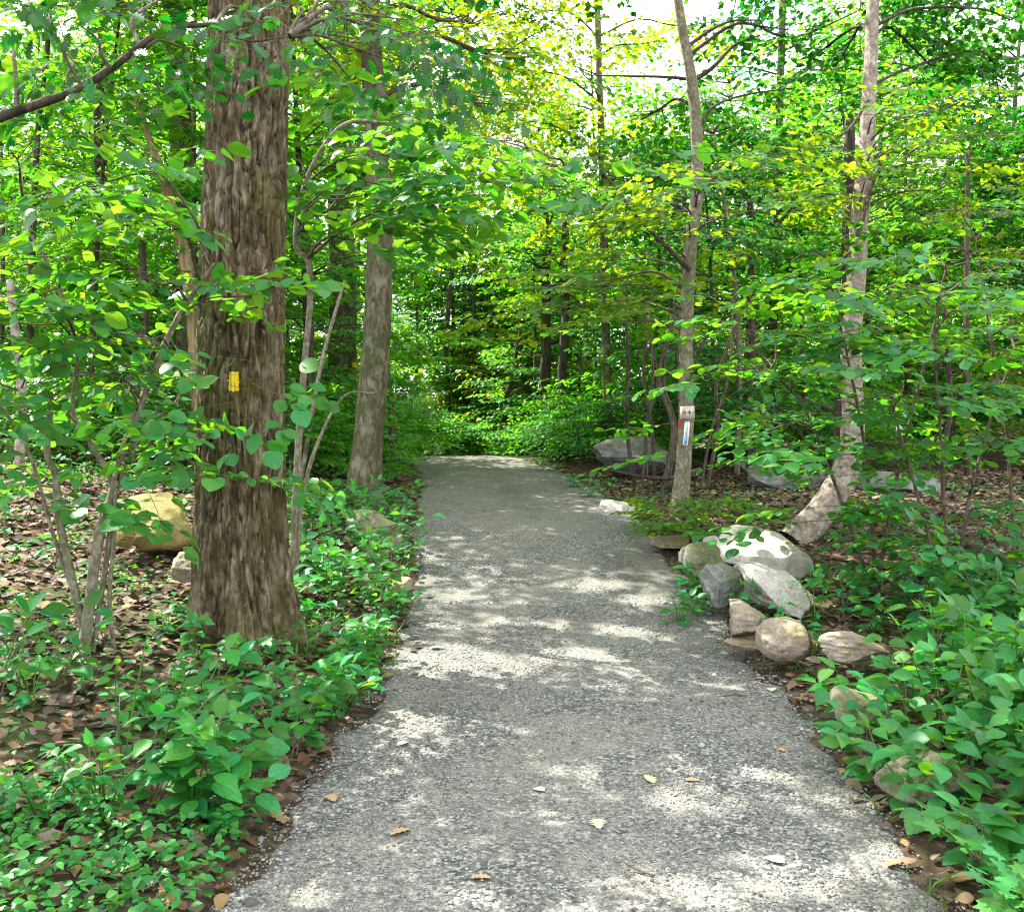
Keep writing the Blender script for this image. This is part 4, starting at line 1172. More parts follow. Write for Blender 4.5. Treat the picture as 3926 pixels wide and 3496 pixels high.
# the far wood that reads as one mass
g = rs(55)
m = 4200
yy_ = g.uniform(42, 75, m); xx_ = g.uniform(-.75, .75, m) * yy_
zz_ = ground(xx_, yy_) + g.uniform(0, 1, m) ** 1.15 * (13 + 5 * vnoise(xx_ * .12, yy_ * .12, 0, 4)) + .3
pos = np.stack([xx_, yy_, zz_], -1)
an = g.uniform(0, 6.28, m)
p, t, n_, s_, _ = sprays(g, pos, np.stack([np.cos(an), np.sin(an), np.full(m, -.15)], -1), 'far', .3, .3, scale=(2.0, 3.4))
V, F_, uv = leaves_geo(p, t, n_, s_, 'far')
o = link('distant_woods', np_mesh('distant_woods', V, [F_], [M['leaf_mid']], uv)); tag(o, 'hazy green mass of distant woods closing the view between the trunks', kind='stuff')

# ================================================================ SIGNS
def box(G, c, s, rotz=0, roty=0):
    sx, sy, sz = [q / 2 for q in s]
    V = np.array([(x, y, z) for x in (-sx, sx) for y in (-sy, sy) for z in (-sz, sz)])
    cr_, sr = math.cos(roty), math.sin(roty)
    V = np.stack([V[:, 0] * cr_ + V[:, 2] * sr, V[:, 1], -V[:, 0] * sr + V[:, 2] * cr_], -1)
    cz, sz_ = math.cos(rotz), math.sin(rotz)
    V = np.stack([V[:, 0] * cz - V[:, 1] * sz_, V[:, 0] * sz_ + V[:, 1] * cz, V[:, 2]], -1) + np.asarray(c)
    G.add(V, [(0, 1, 3, 2), (4, 6, 7, 5), (0, 4, 5, 1), (2, 3, 7, 6), (0, 2, 6, 4), (1, 5, 7, 3)])
c = at(687.3, 412, 10.19)
sb = thing('wooden_sign', c, 'small pale wooden board with dark lettering nailed to the sign tree', 'sign')
for i in range(3):
    G = Geo(); box(G, c + [(-.0485 + .0485 * i), .001 * i, 0.0015 * (i - 1)], (.0475, .02, .128), roty=-.02); G.build('plank', M['board'], sb, c, smooth=False)
def strokes(parent, base, cx_, cz_, y, h, text, dx):
    seg = {'2': [((0, 1), (.6, 1)), ((.6, 1), (.6, .5)), ((.6, .5), (0, .5)), ((0, .5), (0, 0)), ((0, 0), (.6, 0))], '0': [((0, 0), (0, 1)), ((0, 1), (.6, 1)), ((.6, 1), (.6, 0)), ((.6, 0), (0, 0))],
           '7': [((0, 1), (.6, 1)), ((.6, 1), (.25, 0))], '1': [((.3, 0), (.3, 1))], '·': [((.28, .75), (.34, .9))]}
    x = cx_
    for ch in text:
        if ch in seg:
            G = Geo()
            for (a, b_), (c_, d_) in seg[ch]:
                G.tube(np.array([(x + a * h, y, cz_ + b_ * h), (x + c_ * h, y, cz_ + d_ * h)]), .0022, 5)
            G.build('letter', M['ink'], parent, base)
        x += dx
strokes(sb, c, c[0] - .055, c[2] - .012, c[1] - .0115, .024, '20·70 1', .0185)
for dz in (.045, -.05):
    G = Geo(); G.tube(np.array([c + [.0, -.006, dz], c + [.0, -.013, dz]]), .004, 8); G.build('nail', M['ink'], sb, c)
c = at(686.4, 433, 10.195)
th = thing('thermometer_plate', c, 'narrow white enamel plate with a blue lower part under the wooden board', 'sign')
def slab(name, c, wd, ht, th_, mat, tilt, rnd, parent, base):
    a = np.linspace(0, 2 * math.pi, 33)[:-1]
    x = np.sign(np.cos(a)) * (wd / 2 - rnd) + rnd * np.cos(a); z = np.sign(np.sin(a)) * (ht / 2 - rnd) + rnd * np.sin(a)
    X = x * math.cos(tilt) + z * math.sin(tilt); Z = -x * math.sin(tilt) + z * math.cos(tilt)
    n = len(a)
    V = np.vstack([np.stack([X, np.full(n, -th_ / 2), Z], -1), np.stack([X, np.full(n, th_ / 2), Z], -1), [(0, -th_ / 2, 0), (0, th_ / 2, 0)]]) + np.asarray(c) - base
    j = np.arange(n); k = (j + 1) % n
    return link(name, np_mesh(name, V, [np.stack([j, k, k + n, j + n], -1), np.vstack([np.stack([k, j, np.full(n, 2 * n)], -1), np.stack([j + n, k + n, np.full(n, 2 * n + 1)], -1)])], [M[mat]]), parent)
T_ = .1
slab('plate', c, .052, .25, .008, 'white', T_, .018, th, c)
slab('scale_strip', c + [-.0 + .03 * T_, -.0052, .035], .022, .12, .003, 'panel_grey', T_, .004, th, c)
slab('blue_panel', c + [-.062 * T_, -.0052, -.065], .036, .075, .003, 'blue', T_, .004, th, c)
for dz in (.108, -.112):
    G = Geo(); G.tube(np.array([c + [dz * T_, -.003, dz], c + [dz * T_, -.009, dz]]), .004, 8); G.build('screw', M['ink'], th, c)

# ================================================================ ROCKS
def ico(n):
    import bmesh
    bm = bmesh.new(); bmesh.ops.create_icosphere(bm, subdivisions=n, radius=1)
    V = np.array([v.co[:] for v in bm.verts]); T = np.array([[v.index for v in f.verts] for f in bm.faces]); bm.free()
    return V, T
ICO5, ICO3 = ico(5), ico(3)
def rock(c, dims, seed, mat, label, rz=0.0, tiltx=0.0, tilty=0.0, flat=11, pw=3.4, rough=.075, group=None, name='boulder', sink=.25):
    g = rs(seed)
    V, T = ICO5
    V = V / (np.sum(np.abs(V) ** pw, 1) ** (1 / pw))[:, None]
    for _ in range(flat):
        nn = nrm(g.normal(0, 1, 3) * [1, 1, .8]); h = g.uniform(.55, .92)
        dd = V @ nn - h
        V = np.where(dd[:, None] > 0, V - nn * dd[:, None] * .97, V)
    V = V * .97 * (1 + .09 * fbm(V[:, 0] * 1.3 + seed, V[:, 1] * 1.3, V[:, 2] * 1.3, seed, 2)[:, None])
    V += nrm(V) * (rough * fbm(V[:, 0] * 5 + seed, V[:, 1] * 5, V[:, 2] * 5, seed, 4) + rough * .8 * (np.abs(vnoise(V[:, 0] * 2.5 + V[:, 2] * 2, V[:, 1] * 2.5, V[:, 2] * 6, seed + 3)) - .4))[:, None]
    V *= np.array(dims) / 2
    for ax, an in ((0, tiltx), (1, tilty), (2, rz)):
        a, b_ = [(1, 2), (2, 0), (0, 1)][ax]
        ca, sa = math.cos(an), math.sin(an)
        W = V.copy(); W[:, a] = V[:, a] * ca - V[:, b_] * sa; W[:, b_] = V[:, a] * sa + V[:, b_] * ca; V = W
    o = link(name, np_mesh(name, V, [T], [M[mat]], smooth=True), None, c)
    return tag(o, label, 'rock', group)
def gz(px, d): 
    x = (px - CX) * d / F
    return x, d, float(ground(x, d))
def rk(px, py, d, wpx, hpx, depth, seed, mat, label, **kw):
    """a rock whose visible outline is centred on px,py and wpx by hpx"""
    c = at(px, py + 3, d)
    kw.setdefault('rz', rs(seed).uniform(-.35, .35))
    return rock(c, (wpx * d / F * 1.12, depth, hpx * d / F * 1.2), seed, mat, label, **kw)
RS = [
    (377, 525, 9.0, 58, 34, .45, 1, 'rock_moss', 'flat-topped mossy grey rock at the foot of the mottled trunk', dict(tilty=.05)),
    (380, 545, 8.9, 46, 22, .4, 2, 'rock_tan', 'low brown rock propping up the flat-topped mossy one', {}),
    (400, 583, 7.8, 26, 16, .25, 3, 'rock_tan', 'small buff rock under drooping leaves at the near left path edge', {}),
    (160, 518, 8.0, 72, 48, .6, 4, 'rock_ochre', 'ochre boulder behind the forked sapling', {}),
    (125, 532, 7.6, 26, 26, .3, 5, 'rock_ochre', 'small dark ochre stone tucked against the ochre boulder', {}),
    (195, 560, 7.0, 50, 30, .4, 6, 'rock_tan', 'brown stone half buried close behind the furrowed trunk', {}),
    (618, 510, 10.7, 52, 20, .45, 7, 'rock_pale', 'long low pale rock edging the upper path', dict(tilty=.12)),
    (672, 540, 9.0, 42, 12, .35, 8, 'rock_tan', 'flat thin stone at the foot of the sign tree', {}),
    (765, 553, 7.9, 88, 44, .55, 9, 'rock_pale', 'largest bright boulder below the leaning trunk', dict(tilty=.16, flat=9)),
    (708, 556, 7.9, 44, 32, .4, 10, 'rock_moss', 'mossy boulder wedged against the largest bright one', {}),
    (722, 580, 7.1, 56, 40, .4, 11, 'rock_grey', 'grey angular boulder below the mossy one at the path edge', dict(tilty=.25)),
    (780, 588, 7.0, 90, 36, .45, 12, 'rock_pale', 'long slanting slab under the largest bright boulder', dict(tilty=.32, flat=9)),
    (747, 615, 6.3, 48, 32, .35, 13, 'rock_tan', 'grey-tan rock between the slab and the round boulder', dict(tilty=.1)),
    (783, 636, 5.9, 50, 38, .34, 14, 'rock_tan', 'round tan boulder bulging onto the gravel', dict(flat=4, pw=2.3, rough=.08)),
    (850, 642, 5.7, 60, 24, .4, 15, 'rock_tan', 'tan rock buried in leaves behind the round boulder', {}),
    (738, 640, 6.2, 34, 10, .2, 16, 'rock_tan', 'thin flat stone in front of the grey-tan rock', {}),
    (858, 706, 4.7, 50, 36, .3, 17, 'rock_moss', 'mossy stone peeping through the undergrowth halfway down the edge', {}),
    (925, 765, 3.95, 92, 48, .36, 18, 'rock_moss', 'broad moss-covered stone nearest the camera on the right edge', {}),
    (630, 452, 14.5, 64, 34, 1.0, 19, 'rock_grey', 'far grey boulder beneath the leaning dead stem', {}),
    (800, 474, 13, 120, 22, .9, 20, 'rock_grey', 'long grey outcrop behind the leaning trunk', {}),
    (890, 482, 12.5, 90, 30, .8, 21, 'rock_grey', 'grey boulder at the far end of the outcrop', {}),
    (760, 462, 15, 60, 18, .7, 22, 'rock_grey', 'low grey rock beyond the outcrop, seen past the sign tree', {}),
    (950, 548, 8.6, 26, 14, .2, 23, 'rock_pale', 'small pale stone on the litter under the dense shrub', {}),
    (692, 552, 8.5, 26, 14, .25, 24, 'rock_pale', 'small pale stone between the flat stone and the mossy boulder', {}),
    (712, 540, 8.5, 20, 12, .2, 25, 'rock_pale', 'small white stone above the mossy boulder', {}),
]
for px, py, d, wp, hp, dep, sd_, mt, lab, kw in RS:
    rk(px, py, d, wp, hp, dep, sd_, mt, lab, **kw)

# rotten log and stump in the shade at the right edge
def log(pts, rad, label, mat, name='fallen_log', seed=0, k=16):
    G = Geo(); q = spline(pts, 24)
    G.tube(q, np.linspace(rad[0], rad[1], 24), k, lambda a_, p_, r_: r_[:, None] * .16 * vnoise(np.cos(a_)[None] * 2.5 + 5, np.sin(a_)[None] * 2.5 + 5, p_[:, :1] * 5 + p_[:, 1:2] * 5, seed))
    b = np.asarray(pts[0])
    o = G.build(name, M[mat], None, b); o.location = b
    return tag(o, label, 'log')
log([at(930, 548, 7.9), at(980, 560, 7.5), at(1040, 590, 7.0)], (.10, .12), 'dark rotten log lying in shade at the right edge', 'bark_dark', seed=4)
log([at(700, 470, 12.2), at(660, 478, 11.8), at(610, 470, 12.4)], (.035, .015), 'thin dead branch lying on the litter left of the sign tree', 'bark_dark', 'fallen_branch', 5, 8)
log([at(860, 560, 7.6) + [0, 0, -.05], at(900, 575, 7.3) + [0, 0, -.05], at(940, 582, 7.0) + [0, 0, -.05]], (.03, .012), 'pale fallen branch on the litter below the shrubs', 'bark_pale', 'fallen_branch', 6, 8)

# ================================================================ UNDERGROWTH
def seedling(x, y, H, n_stem, pairs, leaf, kind, mat, seed, name, label, cat, group=None, lean=(0, 0), budget=40, minpx=8, shafted=False, drop=.15):
    g = rs(seed)
    b = np.array([x, y, float(ground(x, y)) - .01])
    rt = thing(name, b, label, cat, group)
    G = Geo(); P, T, Nn, Sz = [], [], [], []
    for s in range(n_stem):
        a = g.uniform(0, 6.28); sp = g.uniform(.1, .55) * H
        tip = b + np.array([math.cos(a) * sp + lean[0] * H, math.sin(a) * sp + lean[1] * H, H * g.uniform(.7, 1.1)])
        mid = b + (tip - b) * .5 + np.array([0, 0, H * .14]) + g.normal(0, .03 * H, 3)
        q = spline([b + g.normal(0, .012, 3) * [1, 1, 0], mid, tip], 14)
        G.tube(q, np.linspace(.0045, .0018, 14), 5)
        th0 = g.uniform(0, 3.14)
        for i in range(pairs):
            u = .28 + .72 * i / max(pairs - 1, 1)
            p = q[min(13, int(u * 13))]
            th = th0 + i * 1.57 + g.normal(0, .3)
            for sgn in (0, 1):
                aa = th + sgn * math.pi + g.normal(0, .2)
                pl = leaf * g.uniform(.25, .5)
                di = np.array([math.cos(aa), math.sin(aa), g.uniform(-drop - .15, .2)])
                pe = p + di * pl + [0, 0, pl * .25]
                G.tube(np.array([p, pe]), .0013, 3, cap=False)
                P.append(pe); T.append(di); Nn.append(np.array([0, -.15, 1]) + g.normal(0, .28, 3)); Sz.append(leaf * g.uniform(.65, 1.15) * (.7 + .4 * (1 - abs(u - .7))))
        P.append(q[-1]); T.append(q[-1] - q[-3] + [0, 0, -.01]); Nn.append(np.array([.2, -.3, 1])); Sz.append(leaf * .8)
    G.build('stem', M['bark_sap' if g.uniform() < .4 else 'grass'], rt, b)
    put_leaves(rt, b, P, T, Nn, Sz, kind, mat, budget, minpx, shafted=shafted)
    if len(label.split()) < 5: defer(rt, label, x, y)
    return rt, b
def zone(points, maker, landmark, text):
    """points sorted by the distance to a landmark get labels that say so"""
    pts = sorted(points, key=lambda p: (p[0] - landmark[0]) ** 2 + (p[1] - landmark[1]) ** 2)
    for i, p in enumerate(pts): maker(i, p, text.format(ordinal(i)))
def scatter(g, n, test, x0, x1, y0, y1, dmin):
    out, t = [], 0
    while len(out) < n and t < 20000:
        t += 1
        x, y = g.uniform(x0, x1), g.uniform(y0, y1)
        if test(x, y) and not any((x - a) ** 2 + (y - b_) ** 2 < dmin ** 2 for a, b_ in out): out.append((x, y))
    return out
R_edge = lambda y: float(xc(y)) + HALF
L_edge = lambda y: float(xc(y)) - HALF
# right-hand bank of leafy plants
g = rs(801)
pts = scatter(g, 112, lambda x, y: x > R_edge(y) + .05 + (.2 if y > 5.2 else 0) and (x - 512 / F * y) < .6 and x > .36 * y - (.6 if y < 4.5 else 0) + (.35 if y > 5.2 else 0), 1.2, 4.6, 2.6, 6.9, .21)
def mk(i, p, lab):
    gg = rs(3000 + i)
    near = (p[0] - R_edge(p[1])) < .4
    H = gg.uniform(.18, .34) if near else gg.uniform(.32, .58)
    seedling(p[0], p[1], H, gg.randint(3, 6), gg.randint(3, 5), gg.uniform(.08, .13), ('serrate', 'ovate', 'serrate', 'maple', 'ovate', 'round')[gg.randint(6)], ('leaf_ovate', 'leaf_ovate', 'leaf_lit', 'leaf_round')[gg.randint(4)], 4000 + i, 'leafy_plant', lab, 'plant', 'leafy plants on the right bank', lean=(-.4 if near else 0, -.1), budget=24, shafted=True)
zone(pts, mk, at(783, 636, 5.9), 'green broad-leaved plant')
# among the boulders
for i, (px, d) in enumerate(((700, 7.2), (690, 7.7), (745, 6.9), (815, 6.7), (842, 6.9), (770, 6.4), (815, 6.2), (872, 6.5), (680, 7.0), (640, 9.6), (720, 8.6), (860, 7.4), (905, 6.9), (985, 7.2), (590, 12.2), (575, 13.4), (605, 11.6))):
    x, y, z = gz(px, d); gg = rs(5000 + i)
    seedling(x, y, gg.uniform(.2, .4), 3, 4, gg.uniform(.07, .11), 'ovate', 'leaf_ovate', 5100 + i, 'leafy_plant', 'small leafy plant', 'plant', 'small plants among the rocks', budget=24, shafted=True)
# the left bank between the furrowed trunk and the path
g = rs(802)
pts = scatter(g, 70, lambda x, y: x < L_edge(y) - .06 and x > -.275 * y and (x - oak_b[0]) ** 2 + (y - 6.2) ** 2 > .2, -3.4, 0, 5.2, 10.4, .25)
def mk(i, p, lab):
    gg = rs(6000 + i)
    near = (L_edge(p[1]) - p[0]) < .45
    H = gg.uniform(.2, .42) if p[1] > 6.8 else gg.uniform(.14, .28)
    seedling(p[0], p[1], H, gg.randint(2, 5), gg.randint(3, 6), gg.uniform(.065, .115), ('serrate', 'ovate', 'maple', 'ovate')[i % 4], ('leaf_ovate', 'leaf_lit', 'leaf_ovate')[i % 3], 6100 + i, 'leafy_plant', lab, 'plant', 'leafy plants on the left bank', lean=(.35 if near else .1, -.1), budget=26, shafted=True)
zone(pts, mk, oak_b, 'green leafy plant')
# the bush in the near corner
g = rs(803)
for i, (px, d, H, lf) in enumerate(((150, 3.75, .42, .115), (190, 3.65, .36, .12), (215, 3.85, .34, .12), (250, 4.2, .30, .10), (290, 4.5, .30, .10), (310, 4.8, .32, .105), (270, 4.75, .26, .095), (225, 4.7, .26, .09), (180, 4.3, .42, .11), (105, 3.6, .3, .08), (200, 4.9, .2, .085), (330, 5.0, .3, .1), (345, 5.2, .22, .09), (155, 4.6, .2, .085), (235, 3.75, .22, .1))):
    x, y, z = gz(px, d)
    seedling(x, y, H, g.randint(3, 6), g.randint(3, 6), lf, 'serrate' if i % 3 else 'ovate', 'leaf_ovate', 7000 + i, 'broadleaf_shrub', 'low large-leaved shrub', 'shrub', 'broad-leaved shrubs before the furrowed trunk', lean=(.3, -.15), budget=70, shafted=True)
# pale sprig with small oval leaves standing above the bush
for i, (px, d, H) in enumerate(((120, 3.95, .62), (160, 4.25, .56), (70, 3.7, .3), (40, 3.5, .26))):
    x, y, z = gz(px, d)
    seedling(x, y, H, 2, 8, .055, 'ovate', 'leaf_lit', 7100 + i, 'oval_leaf_sprig', ('tall pale sprig with small oval leaves in front of the litter', 'upright pale sprig leaning beside the tall one', 'low sprig of small oval leaves over the near corner', 'lowest small-leaved sprig at the left border')[i], 'plant', lean=(.1, 0), budget=60, shafted=True)
# sparse seedlings over the left litter
g = rs(804)
pts = scatter(g, 88, lambda x, y: x < -.29 * y and x > -.56 * y, -6.5, -.8, 3.4, 11.5, .27)
def mk(i, p, lab):
    gg = rs(8000 + i)
    seedling(p[0], p[1], gg.uniform(.1, .26) * (1.3 if p[1] > 7.5 else 1), gg.randint(1, 4), gg.randint(2, 4), gg.uniform(.06, .1), 'ovate', 'leaf_ovate', 8100 + i, 'seedling', lab, 'plant', 'seedlings on the left litter', budget=16, shafted=True)
zone(pts, mk, stem_from_px(sap_def[0][0], 5.5)[0], 'small green seedling')
# big-leaved plant at the left border
for i, (px, d) in enumerate(((22, 4.9), (60, 5.0), (-5, 4.6))):
    x, y, z = gz(px, d)
    seedling(x, y, .42, 3, 2, .16, 'ovate', 'leaf_ovate', 7200 + i, 'large_leaf_plant', ('plant with very large oval leaves at the left border', 'large-leaved plant closest to the sapling foot', 'large-leaved plant cut by the picture edge')[i], 'plant', budget=24, shafted=True)
# ferns by the mottled trunk
def fern(x, y, seed, label):
    g = rs(seed)
    b = np.array([x, y, float(ground(x, y))])
    rt = thing('fern', b, label, 'fern')
    for f in range(6):
        a = f * 1.05 + g.normal(0, .2); Ln = g.uniform(.35, .5)
        e = b + np.array([math.cos(a) * Ln * .7, math.sin(a) * Ln * .7, Ln * .5])
        q = spline([b, b + (e - b) * .5 + [0, 0, .16], e], 18)
        V, Fs, n = [], [], 0
        for i in range(2, 17):
            wd = .07 * math.sin(math.pi * (i / 17) ** .7) + .006
            tdir = nrm(q[i + 1] - q[i - 1]); sd = nrm(np.cross(tdir, [0, 0, 1]))
            for s in (-1, 1):
                tip = q[i] + sd * s * wd + tdir * wd * .35 - np.array([0, 0, .2 * wd])
                V += [q[i] - tdir * .008, q[i] + tdir * .008, tip]; Fs.append((n, n + 1, n + 2)); n += 3
        G = Geo(); G.add(np.array(V), None, np.array(Fs)); G.tube(q, .0022, 4); G.build('frond', M['leaf_lit'], rt, b, smooth=False)
for i, (px, d) in enumerate(((312, 9.6), (300, 10.2), (328, 10.4))):
    x, y, z = gz(px, d); fern(x, y, 90 + i, ('fern with upright fronds just short of the mottled trunk', 'fern in shade farther from the mottled trunk', 'small fern close behind the flat mossy rock')[i])

# ---- what nobody could count: litter, ground cover, grass, gravel
g = rs(900)
def litter(n, x0, x1, y0, y1, test, name, label, up=.004):
    m = int(n)
    x, y = g.uniform(x0, x1, m), g.uniform(y0, y1, m)
    k = test(x, y); x, y = x[k], y[k]
    m = len(x)
    P = np.stack([x, y, ground(x, y) + g.uniform(.002, .03, m) + up], -1)
    a = g.uniform(0, 6.28, m)
    T = np.stack([np.cos(a), np.sin(a), g.normal(0, .25, m)], -1)
    Nn = np.stack([g.normal(0, .35, m), g.normal(0, .35, m), np.ones(m)], -1)
    r_ = g.uniform(size=m)
    G = Geo()
    for kd, kk in (('ovate', (r_ < .45) & (y < 6.5)), ('far', (r_ < .45) & (y >= 6.5)), ('oak', r_ >= .45)):
        V, F_, _ = leaves_geo(P[kk], T[kk], Nn[kk], g.uniform(.05, .11, kk.sum()), kd); G.add(V, None, F_)
    o = G.build(name, M['litter'], smooth=False)
    return tag(o, label, kind='stuff')
lt_l = lambda x, y: (x < xc(y) - HALF - .02) & (np.abs(x) < .6 * y + .3)
lt_r = lambda x, y: (x > xc(y) + HALF + .02) & (np.abs(x) < .6 * y + .3)
litter(26000, -8, 0, 2.4, 14, lt_l, 'leaf_litter', 'brown fallen leaves covering the left bank')
litter(20000, 0, 8, 2.4, 15, lt_r, 'leaf_litter', 'brown fallen leaves under the shrubs right of the path')
litter(1500, -2, 2.5, 2.3, 14, lambda x, y: (np.abs(np.abs(x - xc(y)) - HALF) < .16 * vnoise(x * 2, y * 2, 0, 6) + .12), 'edge_litter', 'dead leaves gathered along both path edges', up=.012)

def cover(n, x0, x1, y0, y1, test, leaf, name, label, mat, h=(.02, .14), kind='ovate'):
    x, y = g.uniform(x0, x1, n), g.uniform(y0, y1, n)
    k = test(x, y); x, y = x[k], y[k]; m = len(x)
    hh = g.uniform(*h, m)
    P = np.stack([x, y, ground(x, y) + hh], -1)
    a = g.uniform(0, 6.28, m)
    T = np.stack([np.cos(a), np.sin(a), g.normal(-.05, .25, m)], -1)
    Nn = np.stack([g.normal(0, .3, m), g.normal(-.1, .3, m), np.ones(m)], -1)
    V, F_, uv = leaves_geo(P, T, Nn, leaf * g.uniform(.6, 1.2, m), kind)
    o = link(name, np_mesh(name, V, [F_], [M[mat]], uv)); tag(o, label, kind='stuff')
Le = lambda y: xc(y) - HALF
Re = lambda y: xc(y) + HALF
cover(3600, -2.2, -.5, 2.7, 3.8, lambda x, y: (x < Le(y) - .02) & (y < 3.55 + .3 * vnoise(x * 4, y * 4, 0, 2)), .042, 'ground_cover', 'mat of small rounded leaves filling the near corner', 'leaf_lit', (.02, .2))
cover(9500, -7, 0, 3.6, 12.5, lambda x, y: (x < Le(y) - .05) & (vnoise(x * 1.4, y * 1.4, 0, 12) + .6 * vnoise(x * 4, y * 4, 0, 13) > -.05), .05, 'ground_cover', 'low green sprouts scattered over the left litter', 'leaf_ovate', (.01, .1))
cover(4800, 1.2, 7, 3, 14, lambda x, y: (x > Re(y) + .05) & (vnoise(x * 1.4, y * 1.4, 0, 14) + .6 * vnoise(x * 4, y * 4, 0, 15) > .1), .05, 'ground_cover', 'low green sprouts scattered over the right-hand litter', 'leaf_ovate', (.01, .1))
cover(5000, -1.6, 1.0, 19.6, 24, lambda x, y: (np.abs(x - xc(y)) > HALF + .05), .12, 'ground_cover', 'green growth along the outside of the bend', 'leaf_mid', (.02, .45), 'far')
def grass(n, test, x0, x1, y0, y1, label):
    x, y = g.uniform(x0, x1, n), g.uniform(y0, y1, n)
    k = test(x, y); x, y = x[k], y[k]; m = len(x)
    P = np.stack([x, y, ground(x, y)], -1)
    a = g.uniform(0, 6.28, m)
    T = np.stack([np.cos(a) * .7, np.sin(a) * .7, np.ones(m)], -1)
    Nn = np.stack([-np.cos(a), -np.sin(a), np.full(m, .6)], -1)
    V0 = LT['narrow'][0].copy()
    V, F_, uv = leaves_geo(P, T, Nn, g.uniform(.07, .19, m), 'narrow')
    V = V.reshape(m, -1, 3)
    V = (P[:, None] + (V - P[:, None]) * 1.0).reshape(-1, 3)
    o = link('grass', np_mesh('grass', V, [F_], [M['grass']], uv)); tag(o, label, kind='stuff')
LTn = LT['narrow']
LT['narrow'] = tmpl_rows([.25, .5, .75], [.035, .04, .026], .1, .45)
grass(1500, lambda x, y: (x < Le(y) + .06) & (x > Le(y) - .5) & (vnoise(x * 3, y * 3, 0, 3) > -.1), -1.6, -.4, 5.6, 8.5, 'grass tufts along the left path edge')
grass(900, lambda x, y: (x > Re(y) - .06) & (x < Re(y) + .35) & (vnoise(x * 3, y * 3, 0, 8) > 0), 1, 2.4, 2.5, 4.0, 'grass tufts at the near right path edge')
grass(900, lambda x, y: (x > Re(y) - .05) & (x < Re(y) + .4) & (vnoise(x * 3, y * 3, 0, 9) > -.1), .8, 2.4, 5.6, 12, 'grass between the path and the boulders')
# loose gravel on the near path
def pebbles(n):
    V0 = np.array([(1, 0, 0), (-1, 0, 0), (0, 1, 0), (0, -1, 0), (0, 0, 1), (.6, .6, .55), (-.6, .55, .6), (-.55, -.6, .5), (.6, -.55, .6)], float)
    T0 = np.array([(0, 5, 8), (5, 2, 6), (6, 1, 7), (7, 3, 8), (5, 6, 4), (6, 7, 4), (7, 8, 4), (8, 5, 4), (0, 2, 5), (2, 1, 6), (1, 3, 7), (3, 0, 8)])
    y = 2.3 + 5.2 * g.uniform(size=n) ** 1.5
    x = xc(y) + g.uniform(-1.22, 1.22, n)
    k = vnoise(x * 1.7, y * 1.7, 0, 61) + .7 * vnoise(x * 5, y * 5, 0, 62) + .6 * g.uniform(-1, 1, n) > -.2
    x, y = x[k], y[k]; n = len(x)
    P = np.stack([x, y, path_z(x, y) + .0015], -1)
    s = np.exp(g.normal(math.log(.0054), .42, n))
    a = g.uniform(0, 6.28, n); c_, s_ = np.cos(a), np.sin(a)
    W = V0[None] * (1 + g.uniform(-.25, .25, (n, 9, 1))) * np.stack([s, s * g.uniform(.6, 1, n), s * g.uniform(.4, .8, n)], -1)[:, None]
    W = np.stack([W[..., 0] * c_[:, None] - W[..., 1] * s_[:, None], W[..., 0] * s_[:, None] + W[..., 1] * c_[:, None], W[..., 2]], -1) + P[:, None]
    F_ = (T0[None] + (np.arange(n) * 9)[:, None, None]).reshape(-1, 3)
    o = link('gravel', np_mesh('gravel', W.reshape(-1, 3), [F_], [M['pebble']])); tag(o, 'loose grey gravel on the near part of the path', kind='stuff')
pebbles(42000)
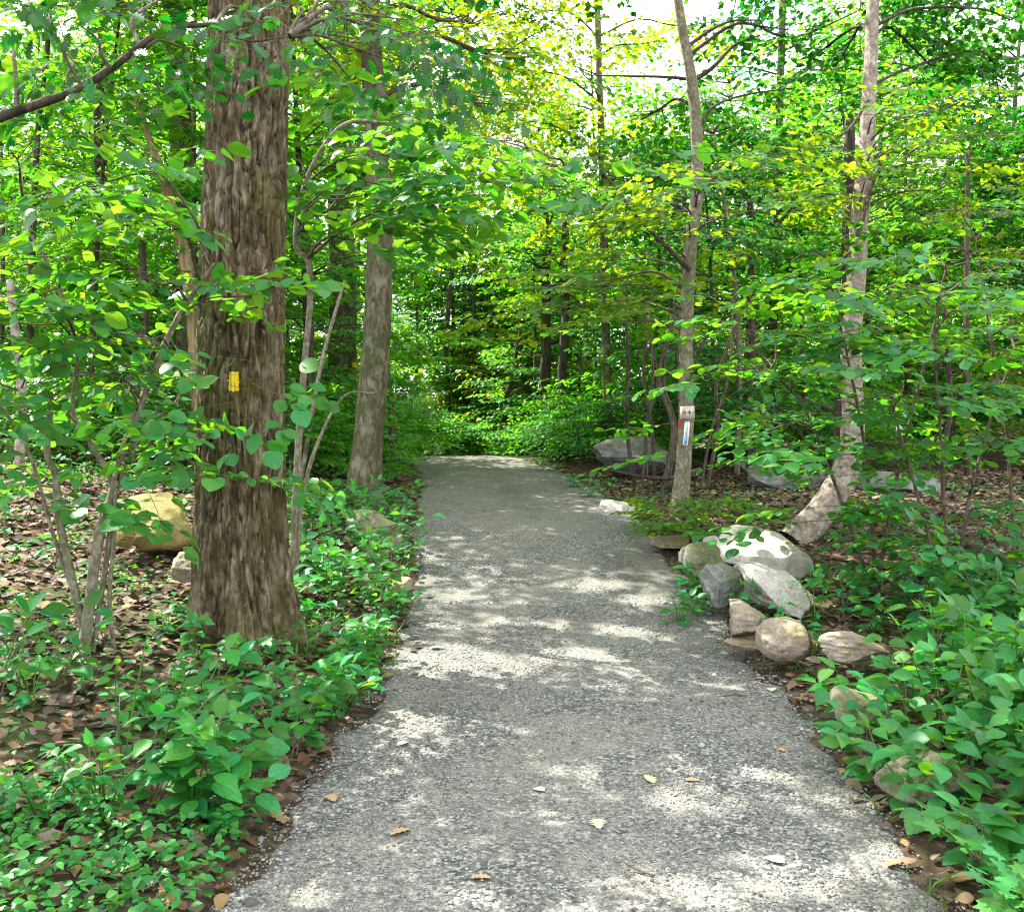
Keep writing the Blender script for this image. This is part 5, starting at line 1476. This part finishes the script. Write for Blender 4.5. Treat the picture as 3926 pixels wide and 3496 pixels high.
# single leaves and twigs lying on the path
M['leaf_tan'] = plain_mat('tan dry leaf', (.34, .22, .12), .7, .3, 14)
M['leaf_orange'] = plain_mat('orange dry leaf', (.50, .22, .07), .7, .3, 14)
M['leaf_pale'] = plain_mat('pale green dry leaf', (.36, .42, .26), .7, .2, 14)
M['leaf_yellow'] = plain_mat('yellow dry leaf', (.62, .55, .20), .7, .2, 14)
for i, (px, py, kd, mt, sz, lab) in enumerate((
    (645, 775, 'oak', 'leaf_yellow', .085, 'pale yellow fallen leaf lying alone in the middle of the gravel'), (850, 755, 'oak', 'leaf_orange', .08, 'orange fallen leaf at the right path edge'),
    (842, 766, 'oak', 'leaf_tan', .06, 'tan fallen leaf beside the orange one'), (778, 746, 'oak', 'leaf_orange', .05, 'small rust-coloured leaf on the right half of the gravel'),
    (772, 690, 'ovate', 'leaf_pale', .09, 'pale green fallen leaf on the right of the gravel'), (700, 780, 'oak', 'leaf_tan', .06, 'tan leaf on the gravel right of the yellow leaf'),
    (398, 745, 'ovate', 'leaf_pale', .08, 'pale grey-green leaf on the gravel below the low shrubs'), (335, 800, 'oak', 'leaf_tan', .09, 'dry brown leaf on the left edge of the gravel'),
    (390, 835, 'oak', 'leaf_tan', .09, 'curled brown leaf on the near left gravel'), (600, 830, 'oak', 'leaf_pale', .1, 'ragged pale leaf on the near gravel'),
    (470, 880, 'oak', 'leaf_tan', .07, 'small brown leaf close to the lower border'), (545, 790, 'ovate', 'leaf_pale', .06, 'little green leaf in the shade of the gravel'),
    (785, 862, 'ovate', 'leaf_pale', .08, 'silvery leaf on the near right gravel'), (430, 650, 'ovate', 'leaf_pale', .1, 'large green leaf dropped at the left path edge'))):
    d = (CAMZ - .02) * F / (py - HY)
    c = at(px, py, d); c[2] = float(path_z(c[0], d)) + .009
    a = rs(i).uniform(0, 6.28)
    V, T, uv = LT[kd]
    o = link('fallen_leaf', np_mesh('fallen_leaf', V * sz, [T], [M[mt]], uv), None, c); o.rotation_euler = (.12, -.1, a)
    tag(o, lab, 'leaf', 'fallen leaves on the gravel')
for i, (px, py, l, a, lab) in enumerate(((700, 850, .16, .4, 'thin dry twig on the near gravel'), (330, 770, .35, .9, 'long pale twig at the edge of the low shrubs'), (640, 870, .12, 2.4, 'short brown twig close to the lower border'), (735, 695, .14, .1, 'short dark twig on the right of the gravel'))):
    d = (CAMZ - .02) * F / (py - HY)
    c = at(px, py, d); c[2] = float(path_z(c[0], d)) + .008
    G = Geo(); G.tube(spline([(-l / 2, 0, 0), (0, .015, .004), (l / 2, 0, 0)], 8), np.linspace(.004, .002, 8), 6)
    o = G.build('fallen_twig', M['bark_twig' if i else 'bark_pale']); o.location = c; o.rotation_euler = (0, 0, a)
    tag(o, lab, 'twig')
LT['narrow'] = LTn
name_by_place()
print('leaf objects', N_LEAF_OBJ[0], 'objects', len(bpy.data.objects), 'tris', sum(len(m.loop_triangles) or sum(max(p.loop_total - 2, 0) for p in ()) for m in bpy.data.meshes))
